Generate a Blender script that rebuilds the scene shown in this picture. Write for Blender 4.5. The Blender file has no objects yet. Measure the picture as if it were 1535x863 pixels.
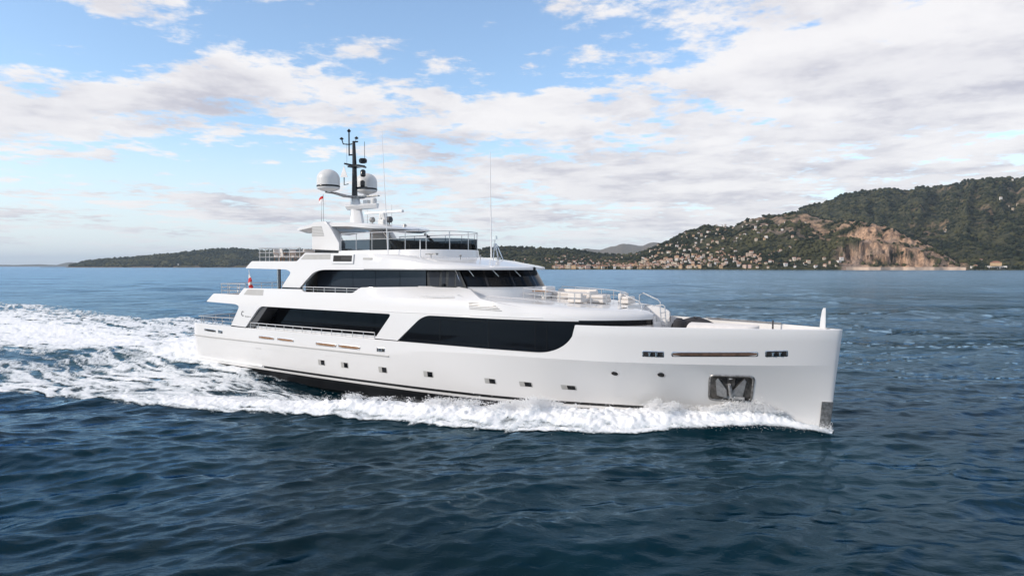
import bpy, bmesh, math, random
import numpy as np
from mathutils import Vector, Matrix

random.seed(7)
RNG = np.random.default_rng(7)
SC = bpy.context.scene
COL = SC.collection

# ------------------------------------------------------------------ camera
cam_d = bpy.data.cameras.new('camera')
cam_d.sensor_width = 36.0
cam_d.lens = 23.99
cam_d.clip_start = 0.5
cam_d.clip_end = 60000.0
cam = bpy.data.objects.new('camera', cam_d)
COL.objects.link(cam)
CAM_H = 7.0
cam.location = (0, 0, CAM_H)
cam.rotation_euler = (math.radians(90 - 1.8196), 0, 0)
SC.camera = cam

# ------------------------------------------------------------------ sun
SUN_EL = 25.0
SUN_AZ = (-0.93, -0.33)                      # horizontal direction towards the sun
_n = math.hypot(*SUN_AZ)
to_sun = Vector((SUN_AZ[0] / _n * math.cos(math.radians(SUN_EL)), SUN_AZ[1] / _n * math.cos(math.radians(SUN_EL)),
                 math.sin(math.radians(SUN_EL))))
sd = bpy.data.lights.new('sun', 'SUN')
sd.energy = 2.0
sd.angle = math.radians(0.6)
sd.color = (1.0, 0.90, 0.79)
sun = bpy.data.objects.new('sun', sd)
sun.rotation_euler = (-to_sun).to_track_quat('-Z', 'Y').to_euler()
sun.location = (-40, -20, 60)
COL.objects.link(sun)

# ------------------------------------------------------------------ view
SC.view_settings.view_transform = 'Standard'
SC.view_settings.look = 'None'
SC.view_settings.gamma = 1.0
SC.view_settings.use_curve_mapping = False
SC.view_settings.exposure = 0.6
SC.render.film_transparent = False
SC.cycles.max_bounces = 8
SC.cycles.volume_bounces = 0
SC.cycles.transparent_max_bounces = 12

# ------------------------------------------------------------------ node helper
class NT:
    def __init__(self, nt):
        self.nt = nt; self.n = nt.nodes; self.l = nt.links
    def node(self, t, **kw):
        x = self.n.new(t)
        for k, v in kw.items():
            setattr(x, k, v)
        return x
    def put(self, sock, v):
        if isinstance(v, bpy.types.NodeSocket):
            self.l.new(v, sock)
        else:
            sock.default_value = v
    def m(self, op, a, b=None, c=None, clamp=False):
        x = self.node('ShaderNodeMath', operation=op, use_clamp=clamp)
        self.put(x.inputs[0], a)
        if b is not None: self.put(x.inputs[1], b)
        if c is not None: self.put(x.inputs[2], c)
        return x.outputs[0]
    def mix(self, f, a, b):
        x = self.node('ShaderNodeMix', data_type='RGBA')
        self.put(x.inputs[0], f)
        self.put(x.inputs[6], a if isinstance(a, bpy.types.NodeSocket) else (*a, 1))
        self.put(x.inputs[7], b if isinstance(b, bpy.types.NodeSocket) else (*b, 1))
        return x.outputs[2]
    def ramp(self, v, a, b, c=0.0, d=1.0, smooth=True):
        x = self.node('ShaderNodeMapRange', interpolation_type='SMOOTHSTEP' if smooth else 'LINEAR')
        self.put(x.inputs[0], v)
        for i, q in zip((1, 2, 3, 4), (a, b, c, d)): self.put(x.inputs[i], q)
        return x.outputs[0]
    def noise(self, vec, scale, detail=4.0, rough=0.55, dist=0.0, dim='3D'):
        x = self.node('ShaderNodeTexNoise', noise_dimensions=dim)
        if vec is not None: self.l.new(vec, x.inputs['Vector'])
        x.inputs['Scale'].default_value = scale
        x.inputs['Detail'].default_value = detail
        x.inputs['Roughness'].default_value = rough
        x.inputs['Distortion'].default_value = dist
        return x.outputs[0]

# ------------------------------------------------------------------ world: Nishita sky with clouds
world = bpy.data.worlds.new('World')
SC.world = world
world.use_nodes = True
for x in list(world.node_tree.nodes): world.node_tree.nodes.remove(x)
w_ = NT(world.node_tree)
out = w_.node('ShaderNodeOutputWorld')
bg = w_.node('ShaderNodeBackground')
w_.l.new(bg.outputs[0], out.inputs[0])
sky = w_.node('ShaderNodeTexSky', sky_type='NISHITA', sun_disc=False)
sky.sun_elevation = math.radians(SUN_EL)
sky.sun_rotation = math.atan2(SUN_AZ[0], SUN_AZ[1])
sky.air_density = 1.0; sky.dust_density = 0.3; sky.ozone_density = 2.5
SKY_STR = 0.15
tc = w_.node('ShaderNodeTexCoord')
sep = w_.node('ShaderNodeSeparateXYZ')
w_.l.new(tc.outputs['Generated'], sep.inputs[0])
dx, dy, dz = sep.outputs
az = w_.m('MULTIPLY', w_.m('ARCTAN2', dx, dy), 57.29578)
el = w_.m('MULTIPLY', w_.m('ARCSINE', dz), 57.29578)
# flat cloud deck seen in perspective
zz = w_.m('ADD', w_.m('MAXIMUM', dz, 0.0), 0.075)
cx = w_.m('DIVIDE', dx, zz); cy = w_.m('DIVIDE', dy, zz)
comb = w_.node('ShaderNodeCombineXYZ')
w_.l.new(cx, comb.inputs[0]); w_.l.new(cy, comb.inputs[1])
comb.inputs[2].default_value = 3.7
cv = comb.outputs[0]
def gauss(a0, e0, sa, se, amp):
    u = w_.m('DIVIDE', w_.m('SUBTRACT', az, a0), sa)
    v = w_.m('DIVIDE', w_.m('SUBTRACT', el, e0), se)
    r2 = w_.m('ADD', w_.m('MULTIPLY', u, u), w_.m('MULTIPLY', v, v))
    return w_.m('MULTIPLY', w_.m('EXPONENT', w_.m('MULTIPLY', r2, -1.0)), amp)
CLOUD_BIAS = [(-35, 15.2, 7, 2.2, -0.10), (-18, 18.0, 7, 2.2, -0.10), (-6, 19.8, 11, 2.4, -0.10), (6, 17.8, 6, 2.0, -0.07), (9, 14.2, 5, 1.1, -0.06),
              (-23, 13.6, 8, 3.4, 0.15), (-33, 9.6, 9, 2.0, 0.11), (-8, 12.4, 10, 2.6, 0.11), (4, 10.0, 9, 3.4, 0.11), (27, 14, 16, 9, 0.20), (14, 8, 15, 5, 0.10),
              (-28.3, 18.4, 5, 1.7, 0.26), (-12, 16.8, 5, 1.3, 0.16), (-19, 20.8, 5, 1.0, 0.24), (-16, 7.4, 7, 1.8, -0.12), (-34, 6.8, 8, 1.0, -0.06),
              (-22, 4.2, 20, 1.8, 0.10), (24, 3, 24, 4, 0.10)]
bias = None
for g in CLOUD_BIAS:
    q = gauss(*g)
    bias = q if bias is None else w_.m('ADD', bias, q)
n1 = w_.noise(cv, 0.95, 8.0, 0.60, 0.10)
n2 = w_.noise(cv, 4.2, 6.0, 0.62, 0.0)
n4 = w_.noise(cv, 11.0, 5.0, 0.65, 0.0)
dens = w_.m('ADD', w_.m('ADD', w_.m('ADD', w_.m('MULTIPLY', n1, 1.25), w_.m('MULTIPLY', n2, 0.95)), w_.m('MULTIPLY', n4, 0.28)), w_.m('SUBTRACT', bias, 0.725))
mask = w_.ramp(dens, 0.44, 0.63, 0.0, 0.96)
# thickness and lit edges
off = w_.node('ShaderNodeVectorMath', operation='ADD')
w_.l.new(cv, off.inputs[0]); off.inputs[1].default_value = (-0.22, -0.10, 0.12)
n1b = w_.noise(off.outputs[0], 0.95, 6.0, 0.60, 0.10)
lit = w_.ramp(w_.m('SUBTRACT', w_.m('ADD', n1, w_.m('MULTIPLY', n2, 0.4)), w_.m('ADD', n1b, 0.2)), -0.12, 0.14)
n3 = w_.noise(cv, 1.5, 6.0, 0.6, 0.2)
grey = w_.ramp(w_.m('ADD', w_.m('MULTIPLY', n3, 0.9), w_.m('MULTIPLY', dens, 0.30)), 0.51, 0.79)
ccol = w_.mix(grey, (0.64, 0.625, 0.63), (0.385, 0.38, 0.43))
ccol = w_.mix(w_.m('MULTIPLY', lit, 0.70), ccol, (0.67, 0.655, 0.655))
skyc = w_.node('ShaderNodeVectorMath', operation='SCALE')
w_.l.new(sky.outputs[0], skyc.inputs[0]); skyc.inputs['Scale'].default_value = SKY_STR
# a pale veil of thin high cloud towards the horizon
veil = w_.ramp(el, 0.0, 12.0, 0.80, 0.04)
base = w_.mix(veil, skyc.outputs[0], (0.54, 0.59, 0.65))
cmask = w_.m('MULTIPLY', mask, w_.ramp(el, 0.0, 3.5, 0.35, 1.0))
full = w_.mix(cmask, base, ccol)
low = w_.ramp(dz, -0.02, 0.0)
full = w_.mix(low, (0.01, 0.028, 0.045), full)
w_.l.new(full, bg.inputs['Color'])
bg.inputs['Strength'].default_value = 1.0
world.cycles.sampling_method = 'MANUAL'
world.cycles.sample_map_resolution = 1024

# ------------------------------------------------------------------ frames of reference
TH = math.radians(34.5)
UX, UY = math.cos(TH), -math.sin(TH)          # the yacht's heading
WX, WY = -math.sin(TH), -math.cos(TH)         # its starboard side
OX, OY = -3.8247, 41.2843                     # its midships point
def to_boat(x, y):
    return (x - OX) * UX + (y - OY) * UY, (x - OX) * WX + (y - OY) * WY
def to_world(u, w):
    return OX + u * UX + w * WX, OY + u * UY + w * WY

# ------------------------------------------------------------------ numpy gradient noise
_perm = np.random.default_rng(3).permutation(256)
_perm = np.concatenate([_perm, _perm, _perm])
_ga = np.random.default_rng(4).uniform(0, 2 * np.pi, 256)
_gx, _gy = np.cos(_ga), np.sin(_ga)
def pn(x, y):
    xi = np.floor(x).astype(np.int64); yi = np.floor(y).astype(np.int64)
    xf = x - xi; yf = y - yi
    xi &= 255; yi &= 255
    u = xf * xf * xf * (xf * (xf * 6 - 15) + 10); v = yf * yf * yf * (yf * (yf * 6 - 15) + 10)
    def g(ix, iy, fx, fy):
        h = _perm[_perm[ix] + iy]
        return _gx[h] * fx + _gy[h] * fy
    a = g(xi, yi, xf, yf); b = g(xi + 1, yi, xf - 1, yf)
    c = g(xi, yi + 1, xf, yf - 1); d = g(xi + 1, yi + 1, xf - 1, yf - 1)
    return 1.5 * ((a * (1 - u) + b * u) * (1 - v) + (c * (1 - u) + d * u) * v)
def fbm(x, y, o=4, g=0.5, l=2.03):
    s = 0; a = 1; t = 0
    for i in range(o):
        s = s + a * pn(x + 17.3 * i, y - 9.1 * i); t += a
        a *= g; x = x * l; y = y * l
    return s / t
def sstep(a, b, x):
    t = np.clip((x - a) / (b - a), 0, 1)
    return t * t * (3 - 2 * t)

# ------------------------------------------------------------------ materials
def mat(name, color=(0.8, 0.8, 0.8), rough=0.5, metal=0.0, spec=0.5, coat=0.0, var=0.0, vscale=3.0, bump=0.0, bscale=20.0, rvar=0.0):
    m = bpy.data.materials.new(name); m.use_nodes = True
    t = NT(m.node_tree); b = t.n['Principled BSDF']
    b.inputs['Base Color'].default_value = (*color, 1)
    b.inputs['Roughness'].default_value = rough
    b.inputs['Metallic'].default_value = metal
    b.inputs['Specular IOR Level'].default_value = spec
    b.inputs['Coat Weight'].default_value = coat
    b.inputs['Coat Roughness'].default_value = 0.05
    if var or bump or rvar:
        tc = t.node('ShaderNodeTexCoord')
        nz = t.noise(tc.outputs['Object'], vscale, 4.0, 0.6)
        if var:
            c = t.mix(t.ramp(nz, 0.3, 0.7), tuple(q * (1 - var) for q in color), tuple(min(1, q * (1 + var)) for q in color))
            t.l.new(c, b.inputs['Base Color'])
        if rvar:
            t.l.new(t.ramp(nz, 0.3, 0.7, max(0, rough - rvar), rough + rvar), b.inputs['Roughness'])
        if bump:
            n2 = t.noise(tc.outputs['Object'], bscale, 3.0, 0.6)
            bp = t.node('ShaderNodeBump'); bp.inputs['Strength'].default_value = 1.0
            bp.inputs['Distance'].default_value = bump
            t.l.new(n2, bp.inputs['Height']); t.l.new(bp.outputs[0], b.inputs['Normal'])
    return m
M = {}
M['gel'] = mat('white_gelcoat', (0.715, 0.702, 0.690), 0.14, spec=0.5, var=0.004, vscale=0.3, rvar=0.04, bump=0.0012, bscale=0.35)
M['black'] = mat('black_antifouling', (0.010, 0.010, 0.011), 0.35, var=0.3, vscale=2.0)
M['trim'] = mat('black_trim', (0.008, 0.008, 0.009), 0.22)
M['steel'] = mat('polished_steel', (0.62, 0.62, 0.62), 0.22, metal=1.0, var=0.1, vscale=6.0)
M['dsteel'] = mat('worn_steel', (0.32, 0.31, 0.30), 0.42, metal=0.8, var=0.35, vscale=7.0)
M['rail'] = mat('rail_steel', (0.62, 0.61, 0.60), 0.32, metal=0.6)
M['white'] = mat('white_paint', (0.78, 0.77, 0.76), 0.4, var=0.02)
M['grey'] = mat('pale_grey_panel', (0.40, 0.39, 0.37), 0.55, var=0.04)
M['dgrey'] = mat('dark_grey', (0.05, 0.05, 0.055), 0.5)
M['wood'] = mat('teak', (0.25, 0.13, 0.06), 0.6, var=0.25, vscale=8.0)
M['deck'] = mat('teak_deck', (0.34, 0.25, 0.17), 0.7, var=0.15, vscale=5.0)
M['fabric'] = mat('cream_fabric', (0.70, 0.65, 0.60), 0.9, var=0.06, bump=0.01, bscale=40)
M['dfabric'] = mat('dark_fabric', (0.03, 0.03, 0.035), 0.9, var=0.2)
M['cover'] = mat('white_cover', (0.72, 0.68, 0.65), 0.75, var=0.04, bump=0.03, bscale=4.0)
M['red'] = mat('red_cloth', (0.55, 0.03, 0.03), 0.8)
M['flagw'] = mat('white_cloth', (0.75, 0.73, 0.72), 0.8)
M['dome'] = mat('dome_white', (0.66, 0.65, 0.63), 0.38, var=0.02)
M['hole'] = mat('dark_recess', (0.012, 0.011, 0.011), 0.8)
def glass(name, tint, alpha, rough=0.03, base=(0.006, 0.007, 0.009)):
    m = bpy.data.materials.new(name); m.use_nodes = True
    t = NT(m.node_tree); b = t.n['Principled BSDF']
    b.inputs['Base Color'].default_value = (*base, 1)
    b.inputs['Roughness'].default_value = rough
    b.inputs['Specular IOR Level'].default_value = 0.24
    if alpha > 0:
        tr = t.node('ShaderNodeBsdfTransparent'); tr.inputs[0].default_value = (*tint, 1)
        mx = t.node('ShaderNodeMixShader'); mx.inputs[0].default_value = alpha
        o = t.n['Material Output']
        t.l.new(b.outputs[0], mx.inputs[1]); t.l.new(tr.outputs[0], mx.inputs[2]); t.l.new(mx.outputs[0], o.inputs[0])
    return m
M['glass'] = glass('black_glass', (0, 0, 0), 0.0)
M['bglass'] = glass('blue_grey_glass', (0, 0, 0), 0.0, 0.06, (0.028, 0.034, 0.045))
M['pglass'] = glass('tinted_glass', (0.30, 0.36, 0.42), 0.28)
M['sglass'] = glass('screen_glass', (0.30, 0.38, 0.45), 0.5)

# ------------------------------------------------------------------ object helpers
def thing(name, label, cat, loc=(0, 0, 0), rz=0.0, group=None):
    o = bpy.data.objects.new(name, None); COL.objects.link(o)
    o.location = loc; o.rotation_euler = (0, 0, rz); o.empty_display_size = 0.5
    o['label'] = label; o['category'] = cat
    if group: o['group'] = group
    return o
def tag(o, label, cat, group=None, kind=None):
    if label: o['label'] = label
    if cat: o['category'] = cat
    if group: o['group'] = group
    if kind: o['kind'] = kind
    return o
class MB:
    """collects vertices and faces; points are (u forward, w starboard, z up)"""
    def __init__(s):
        s.v = []; s.f = []; s.mi = []
    def add(s, vs, fs, mi=0):
        b = len(s.v); s.v += [tuple(map(float, p)) for p in vs]
        for f in fs:
            s.f.append(tuple(b + i for i in f)); s.mi.append(mi)
    def box(s, a, b, mi=0):
        (x0, y0, z0), (x1, y1, z1) = a, b
        s.add([(x0, y0, z0), (x1, y0, z0), (x1, y1, z0), (x0, y1, z0), (x0, y0, z1), (x1, y0, z1), (x1, y1, z1), (x0, y1, z1)],
              [(0, 3, 2, 1), (4, 5, 6, 7), (0, 1, 5, 4), (1, 2, 6, 5), (2, 3, 7, 6), (3, 0, 4, 7)], mi)
    def tube(s, pts, r, n=8, mi=0, cap=True):
        pts = [Vector(p) for p in pts]; k = len(pts)
        rs = r if isinstance(r, (list, tuple)) else [r] * k
        rings = []
        for i, p in enumerate(pts):
            d = (pts[min(i + 1, k - 1)] - pts[max(i - 1, 0)]).normalized()
            a = Vector((0, 0, 1)) if abs(d.z) < 0.9 else Vector((1, 0, 0))
            x = d.cross(a).normalized(); y = d.cross(x)
            rings.append([p + (x * math.cos(2 * math.pi * j / n) + y * math.sin(2 * math.pi * j / n)) * rs[i] for j in range(n)])
        s.loft(rings, closed=True, cap=cap, mi=mi)
    def loft(s, rings, closed=False, cap=False, mi=0):
        n = len(rings[0]); vs = [p for r in rings for p in r]; fs = []
        for i in range(len(rings) - 1):
            for j in range(n if closed else n - 1):
                k = (j + 1) % n
                fs.append((i * n + j, i * n + k, (i + 1) * n + k, (i + 1) * n + j))
        if cap:
            fs.append(tuple(range(n - 1, -1, -1))); fs.append(tuple((len(rings) - 1) * n + j for j in range(n)))
        s.add(vs, fs, mi)
    def lathe(s, prof, c, n=28, mi=0, axis='z'):
        rings = []
        for r, h in prof:
            rings.append([(c[0] + r * math.cos(2 * math.pi * j / n), c[1] + r * math.sin(2 * math.pi * j / n), c[2] + h) if axis == 'z'
                          else (c[0] + h, c[1] + r * math.cos(2 * math.pi * j / n), c[2] + r * math.sin(2 * math.pi * j / n)) for j in range(n)])
        s.loft(rings, closed=True, cap=True, mi=mi)
    def prism(s, poly, lo, hi, axis='w', mi=0):
        n = len(poly)
        def P(p, q): return (p[0], q, p[1]) if axis == 'w' else ((q, p[0], p[1]) if axis == 'u' else (p[0], p[1], q))
        s.add([P(p, lo) for p in poly] + [P(p, hi) for p in poly],
              [tuple(range(n - 1, -1, -1)), tuple(range(n, 2 * n))] + [(i, (i + 1) % n, n + (i + 1) % n, n + i) for i in range(n)], mi)
    def build(s, name, mats, parent=None, angle=35, flip=True, merge=True, bevel=0.0):
        me = bpy.data.meshes.new(name)
        vs = [(p[0], -p[1], p[2]) for p in s.v] if flip else s.v
        me.from_pydata(vs, [], s.f)
        if not isinstance(mats, (list, tuple)): mats = [mats]
        for m in mats: me.materials.append(m)
        me.polygons.foreach_set('material_index', s.mi)
        bm = bmesh.new(); bm.from_mesh(me)
        if merge: bmesh.ops.remove_doubles(bm, verts=bm.verts, dist=0.0004)
        bmesh.ops.recalc_face_normals(bm, faces=bm.faces)
        bm.to_mesh(me); bm.free()
        if angle:
            me.polygons.foreach_set('use_smooth', [True] * len(me.polygons))
            me.set_sharp_from_angle(angle=math.radians(angle))
        o = bpy.data.objects.new(name, me); COL.objects.link(o)
        if parent: o.parent = parent
        if bevel:
            bv = o.modifiers.new('bevel', 'BEVEL'); bv.width = bevel; bv.segments = 3; bv.limit_method = 'ANGLE'; bv.angle_limit = math.radians(40)
            bv.harden_normals = False
        return o
def fillet(poly, n=5):
    """poly: (u, z) or (u, z, radius)"""
    o = []; k = len(poly)
    for i, p in enumerate(poly):
        if len(p) == 2 or p[2] == 0: o.append((p[0], p[1])); continue
        a = Vector(poly[i - 1][:2]); b = Vector(p[:2]); c = Vector(poly[(i + 1) % k][:2])
        d1 = (a - b); d2 = (c - b)
        r = min(p[2], d1.length * 0.48, d2.length * 0.48)
        s = b + d1.normalized() * r; e = b + d2.normalized() * r
        for t in np.linspace(0, 1, n):
            q = s * (1 - t) ** 2 + b * 2 * t * (1 - t) + e * t * t
            o.append((q.x, q.y))
    return o
def panel(mb, poly, wf, t, side=1, du=0.5, dz=0.25, mi=0):
    """a curved plate: outline in (u, z), laid on the surface w = wf(u, z), with thickness t inward"""
    bm = bmesh.new()
    vs = [bm.verts.new((p[0], 0, p[1])) for p in poly]
    bm.faces.new(vs)
    us = [p[0] for p in poly]; zs = [p[1] for p in poly]
    for u in np.arange(math.ceil(min(us) / du) * du, max(us), du):
        bmesh.ops.bisect_plane(bm, geom=bm.verts[:] + bm.edges[:] + bm.faces[:], plane_co=(u + 0.0013, 0, 0), plane_no=(1, 0, 0), dist=1e-5)
    for z in np.arange(math.ceil(min(zs) / dz) * dz, max(zs), dz):
        bmesh.ops.bisect_plane(bm, geom=bm.verts[:] + bm.edges[:] + bm.faces[:], plane_co=(0, 0, z + 0.0017), plane_no=(0, 0, 1), dist=1e-5)
    bmesh.ops.triangulate(bm, faces=bm.faces[:])
    bm.verts.index_update()
    o = [(v.co.x, side * wf(v.co.x, v.co.z), v.co.z) for v in bm.verts]
    i = [(v.co.x, side * (wf(v.co.x, v.co.z) - t), v.co.z) for v in bm.verts]
    n = len(o)
    fs = [tuple(v.index for v in f.verts) for f in bm.faces]
    fs2 = [tuple(n + v.index for v in reversed(f.verts)) for f in bm.faces]
    ed = [(e.verts[0].index, e.verts[1].index) for e in bm.edges if len(e.link_faces) == 1]
    fs3 = [(a, b, n + b, n + a) for a, b in ed]
    bm.free()
    mb.add(o + i, fs + fs2 + fs3, mi)
def rail(mb, path, h, nposts, r=0.022, mids=(0.5,), closed=False, post_r=None):
    """path: base points; a top rail at height h, thin mid rails, posts"""
    pts = [Vector(p) for p in path]
    L = [0]
    for a, b in zip(pts, pts[1:]): L.append(L[-1] + (b - a).length)
    def at(t):
        for i in range(len(pts) - 1):
            if t <= L[i + 1] + 1e-6:
                q = (t - L[i]) / max(1e-6, L[i + 1] - L[i]); return pts[i].lerp(pts[i + 1], q)
        return pts[-1]
    up = Vector((0, 0, 1))
    mb.tube([p + up * h for p in pts], r, 6)
    for m_ in mids: mb.tube([p + up * h * m_ for p in pts], r * 0.6, 5)
    for i in range(nposts):
        p = at(L[-1] * i / (nposts - 1))
        mb.tube([p, p + up * h], post_r or r * 0.9, 6)
# ================================================================== THE SEA
def mesh_obj(name, V, Fq, m, smooth=True, kind=None, tri=False):
    me = bpy.data.meshes.new(name)
    nv, nf, k = len(V), len(Fq), Fq.shape[1]
    me.vertices.add(nv); me.vertices.foreach_set('co', V.astype(np.float32).ravel())
    me.loops.add(nf * k); me.loops.foreach_set('vertex_index', Fq.astype(np.int32).ravel())
    me.polygons.add(nf); me.polygons.foreach_set('loop_start', np.arange(0, nf * k, k, dtype=np.int32))
    me.update(calc_edges=True)
    if smooth: me.polygons.foreach_set('use_smooth', np.ones(nf, dtype=bool))
    if m: me.materials.append(m)
    o = bpy.data.objects.new(name, me); COL.objects.link(o)
    if kind: o['kind'] = kind
    return o
def attr(o, name, vals):
    a = o.data.attributes.new(name, 'FLOAT', 'POINT'); a.data.foreach_set('value', vals.astype(np.float32).ravel())

_wr = np.random.default_rng(11)
WAVES = []
NW = 84
for i in range(NW):
    lam = 0.50 * (11 / 0.50) ** ((i + _wr.uniform(0, 1)) / NW)
    th = math.radians((-56 if _wr.uniform() < .62 else -104) + _wr.normal(0, 16) * (1.0 if lam > 1.5 else 1.7))
    sl = 0.0275 * (1.0 if lam < 1.8 else (1.8 / lam) ** 0.8) * _wr.uniform(0.6, 1.4)
    WAVES.append((2 * math.pi / lam, math.cos(th), math.sin(th), sl * lam / (2 * math.pi), _wr.uniform(0, 6.283)))
for i in range(34):
    lam = 11 * (100 / 11) ** ((i + _wr.uniform(0, 1)) / 34)
    th = math.radians(-70 + _wr.normal(0, 30))
    WAVES.append((2 * math.pi / lam, math.cos(th), math.sin(th), 0.013 * _wr.uniform(.6, 1.4) * lam / (2 * math.pi) * min(1, (40 / lam) ** .5), _wr.uniform(0, 6.283)))
_wx = np.array([-21.2, -12, -5, 0, 4.5, 8.4, 11.5, 14, 17, 19.5, 21.2]); _wv = np.array([3.6, 4.08, 4.25, 4.2, 3.98, 3.4, 2.55, 1.78, .98, .44, .1])
RID_U = np.array([-30, -24, -16, -12, -8, -4, -1, 2, 5, 8, 10, 12, 14, 16, 17.5, 19, 20.5, 21.4])
RID_I = np.array([13, 12.8, 11.5, 10.6, 9.8, 8.9, 7.8, 6.5, 5.0, 3.6, 2.7, 2.2, 1.65, 1.1, .75, .42, .15, .0])
RID_O = np.array([17, 16.6, 15.2, 14.2, 13.0, 12.0, 10.9, 9.7, 8.9, 8.3, 7.6, 6.7, 5.5, 3.7, 2.5, 1.5, .75, .3])
RID_H = np.array([.1, .14, .2, .26, .34, .44, .54, .64, .74, .80, .82, .85, .92, 1.05, 1.15, .85, .5, .2])
def swell(x, y, cell):
    """height and horizontal shift of the open sea at (x, y); cell = local mesh size"""
    h = np.zeros_like(x); sx = np.zeros_like(x); sy = np.zeros_like(x)
    gust = 0.75 + 0.5 * sstep(-0.5, 0.5, fbm(x * 0.021, y * 0.021 + 5, 3))
    for k, c, s, a, p in WAVES:
        f = np.clip((2 * math.pi / k) / (cell * 1.3) - 0.6, 0, 1)
        ph = k * (c * x + s * y) + p
        A = a * f
        h += A * np.cos(ph); q = A * np.sin(ph); sx -= 0.8 * c * q; sy -= 0.8 * s * q
    return h * gust, sx * gust, sy * gust
def wake_height(x, y):
    u, w = to_boat(x, y); aw = np.abs(w)
    wlv = np.interp(u, _wx, _wv)
    win_ = sstep(-16, -7, u) * (1 - sstep(7.5, 10.5, u))
    tr = -0.62 * np.exp(-(np.maximum(0, aw - wlv - .5) / 2.0) ** 2) * win_
    c = 0.45 * np.interp(u, RID_U, RID_I) + 0.55 * np.interp(u, RID_U, RID_O); hh = np.interp(u, RID_U, RID_H)
    wd = np.interp(u, RID_U, (RID_O - RID_I) * .55 + .25)
    r = 0.42 * hh * np.exp(-((aw - c) / wd) ** 2) * sstep(-40, -22, u) * (1 - sstep(21, 22, u))
    rt = 0.75 * np.exp(-(aw / 3.6) ** 2) * np.exp(-((u + 25.0) / 4.0) ** 2)
    # diverging crests running off the ridge
    dv = 0.10 * np.cos((aw - 0.42 * (21 - u)) * 1.15 + 0.6) * sstep(-40, -10, u) * (1 - sstep(10, 20, u)) * np.exp(-((aw - c - 4) / 5.0) ** 2) * (aw > c)
    tb = 0.95 * np.exp(-((u + 19.0) / 5.0) ** 2) * np.exp(-(aw / 6.5) ** 2) + 0.22 * fbm(u * .33, w * .5, 4) * sstep(-20, -23, u) * np.exp(-(aw / 13) ** 2) * np.exp(-np.maximum(0, -22 - u) / 70)
    return tr + r + rt + dv + tb
def foam_density(u, w):
    """how much foam lies on the water, in the yacht's frame"""
    aw = np.abs(w)
    o = np.interp(u, RID_U, RID_O); i = np.interp(u, RID_U, RID_I)
    wl_ = np.interp(u, _wx, _wv)
    ridge = (1 - sstep(-.25, .45, aw - o)) * sstep(-.6, .2, aw - i) * (u < 21.3) * sstep(-26, -9, u)
    # streaky foam left between ridge and hull further aft
    inner = (1 - sstep(-.3, .9, aw - o)) * sstep(6, -3, u) * (u > -60)
    aft = sstep(-11, -15, u) * (1 - sstep(.8, 2.6, aw - wl_)) * (u > -24)
    D = np.maximum(np.maximum(ridge * .62, aft * .62), inner * .52 * (0.55 + 0.45 * sstep(wl_ + .6, wl_ + 2.6, aw)))
    # widening wake behind the transom
    s = np.maximum(0, -20.5 - u)
    edge = np.interp(s, [0, 4, 10, 22, 45, 80, 130, 220], [5, 15.8, 15.3, 13, 17.5, 24, 29, 32])
    core = (1 - sstep(.55, 1.0, aw / edge)) * sstep(0, 2, s)
    cl = np.exp(-(aw / (4.2 + s * .06)) ** 2) * sstep(-.5, 1.0, s)
    side_ = np.exp(-((aw - edge * .74) / (1.4 + edge * .13)) ** 2) * sstep(0, 3, s)
    dark = np.exp(-((u + 27.5) / 4.5) ** 2 - ((aw - 4.9) / 1.3) ** 2) + .7 * np.exp(-((u + 15) / 7) ** 2 - ((aw - 6.8) / 1.1) ** 2) + .6 * np.exp(-((u + 33) / 5) ** 2 - ((aw - 8.3) / 1.6) ** 2)
    dark = dark + 2.2 * np.exp(-((u + 40) / 11) ** 2 - ((w - 11.5) / 3.2) ** 2)
    W_ = core * .39 + cl * .44 + side_ * .20
    W_ = W_ * np.exp(-np.maximum(0, s - 80) / 160)
    D = np.maximum(D, W_) - .13 * dark
    D = D + .16 * fbm(u * .11 + 3, w * .17, 3) * (D > .03)
    return np.clip(D, 0, 1)
def foam_noise(u, w):
    wu = u + 1.3 * fbm(u * .25, w * .25, 3); ww = w + 1.1 * fbm(u * .25 + 40, w * .25, 3)
    a = 1 - np.abs(fbm(wu * .17, ww * .74, 5, .60)) * 2.1
    b = fbm(wu * .36 + 9, ww * 1.6, 5, .65) * .5 + .5
    c = fbm(u * 3.1, w * 4.3, 3, .6) * .5 + .5
    return np.clip(1.0 - (.52 * a + .33 * b + .15 * c), 0, 1)

m = bpy.data.materials.new('sea_water'); m.use_nodes = True
t = NT(m.node_tree); b = t.n['Principled BSDF']
ro = t.node('ShaderNodeAttribute', attribute_name='chop')
rgh = t.m('ADD', t.m('MULTIPLY', ro.outputs['Fac'], 0.20), 0.035)
geo = t.node('ShaderNodeNewGeometry')
at_ = t.node('ShaderNodeAttribute', attribute_name='aeration')
mp = t.node('ShaderNodeMapping'); mp.inputs['Scale'].default_value = (1.0, 1.6, 1.0); mp.inputs['Rotation'].default_value = (0, 0, math.radians(-28))
t.l.new(geo.outputs['Position'], mp.inputs[0])
n_a = t.noise(mp.outputs[0], 1.15, 5.0, 0.62, 0.6)
n_b = t.noise(mp.outputs[0], 6.5, 3.0, 0.6, 0.3)
n_c = t.noise(mp.outputs[0], 0.19, 3.0, 0.55, 0.4)
n_d = t.noise(mp.outputs[0], 0.040, 2.0, 0.5, 0.5)
hgt = t.m('ADD', t.m('MULTIPLY', n_d, 1.3), t.m('ADD', t.m('ADD', t.m('MULTIPLY', n_a, 0.040), t.m('MULTIPLY', n_b, 0.006)), t.m('MULTIPLY', n_c, 0.32)))
bp = t.node('ShaderNodeBump'); bp.inputs['Strength'].default_value = 1.0; bp.inputs['Distance'].default_value = 1.0
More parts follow.
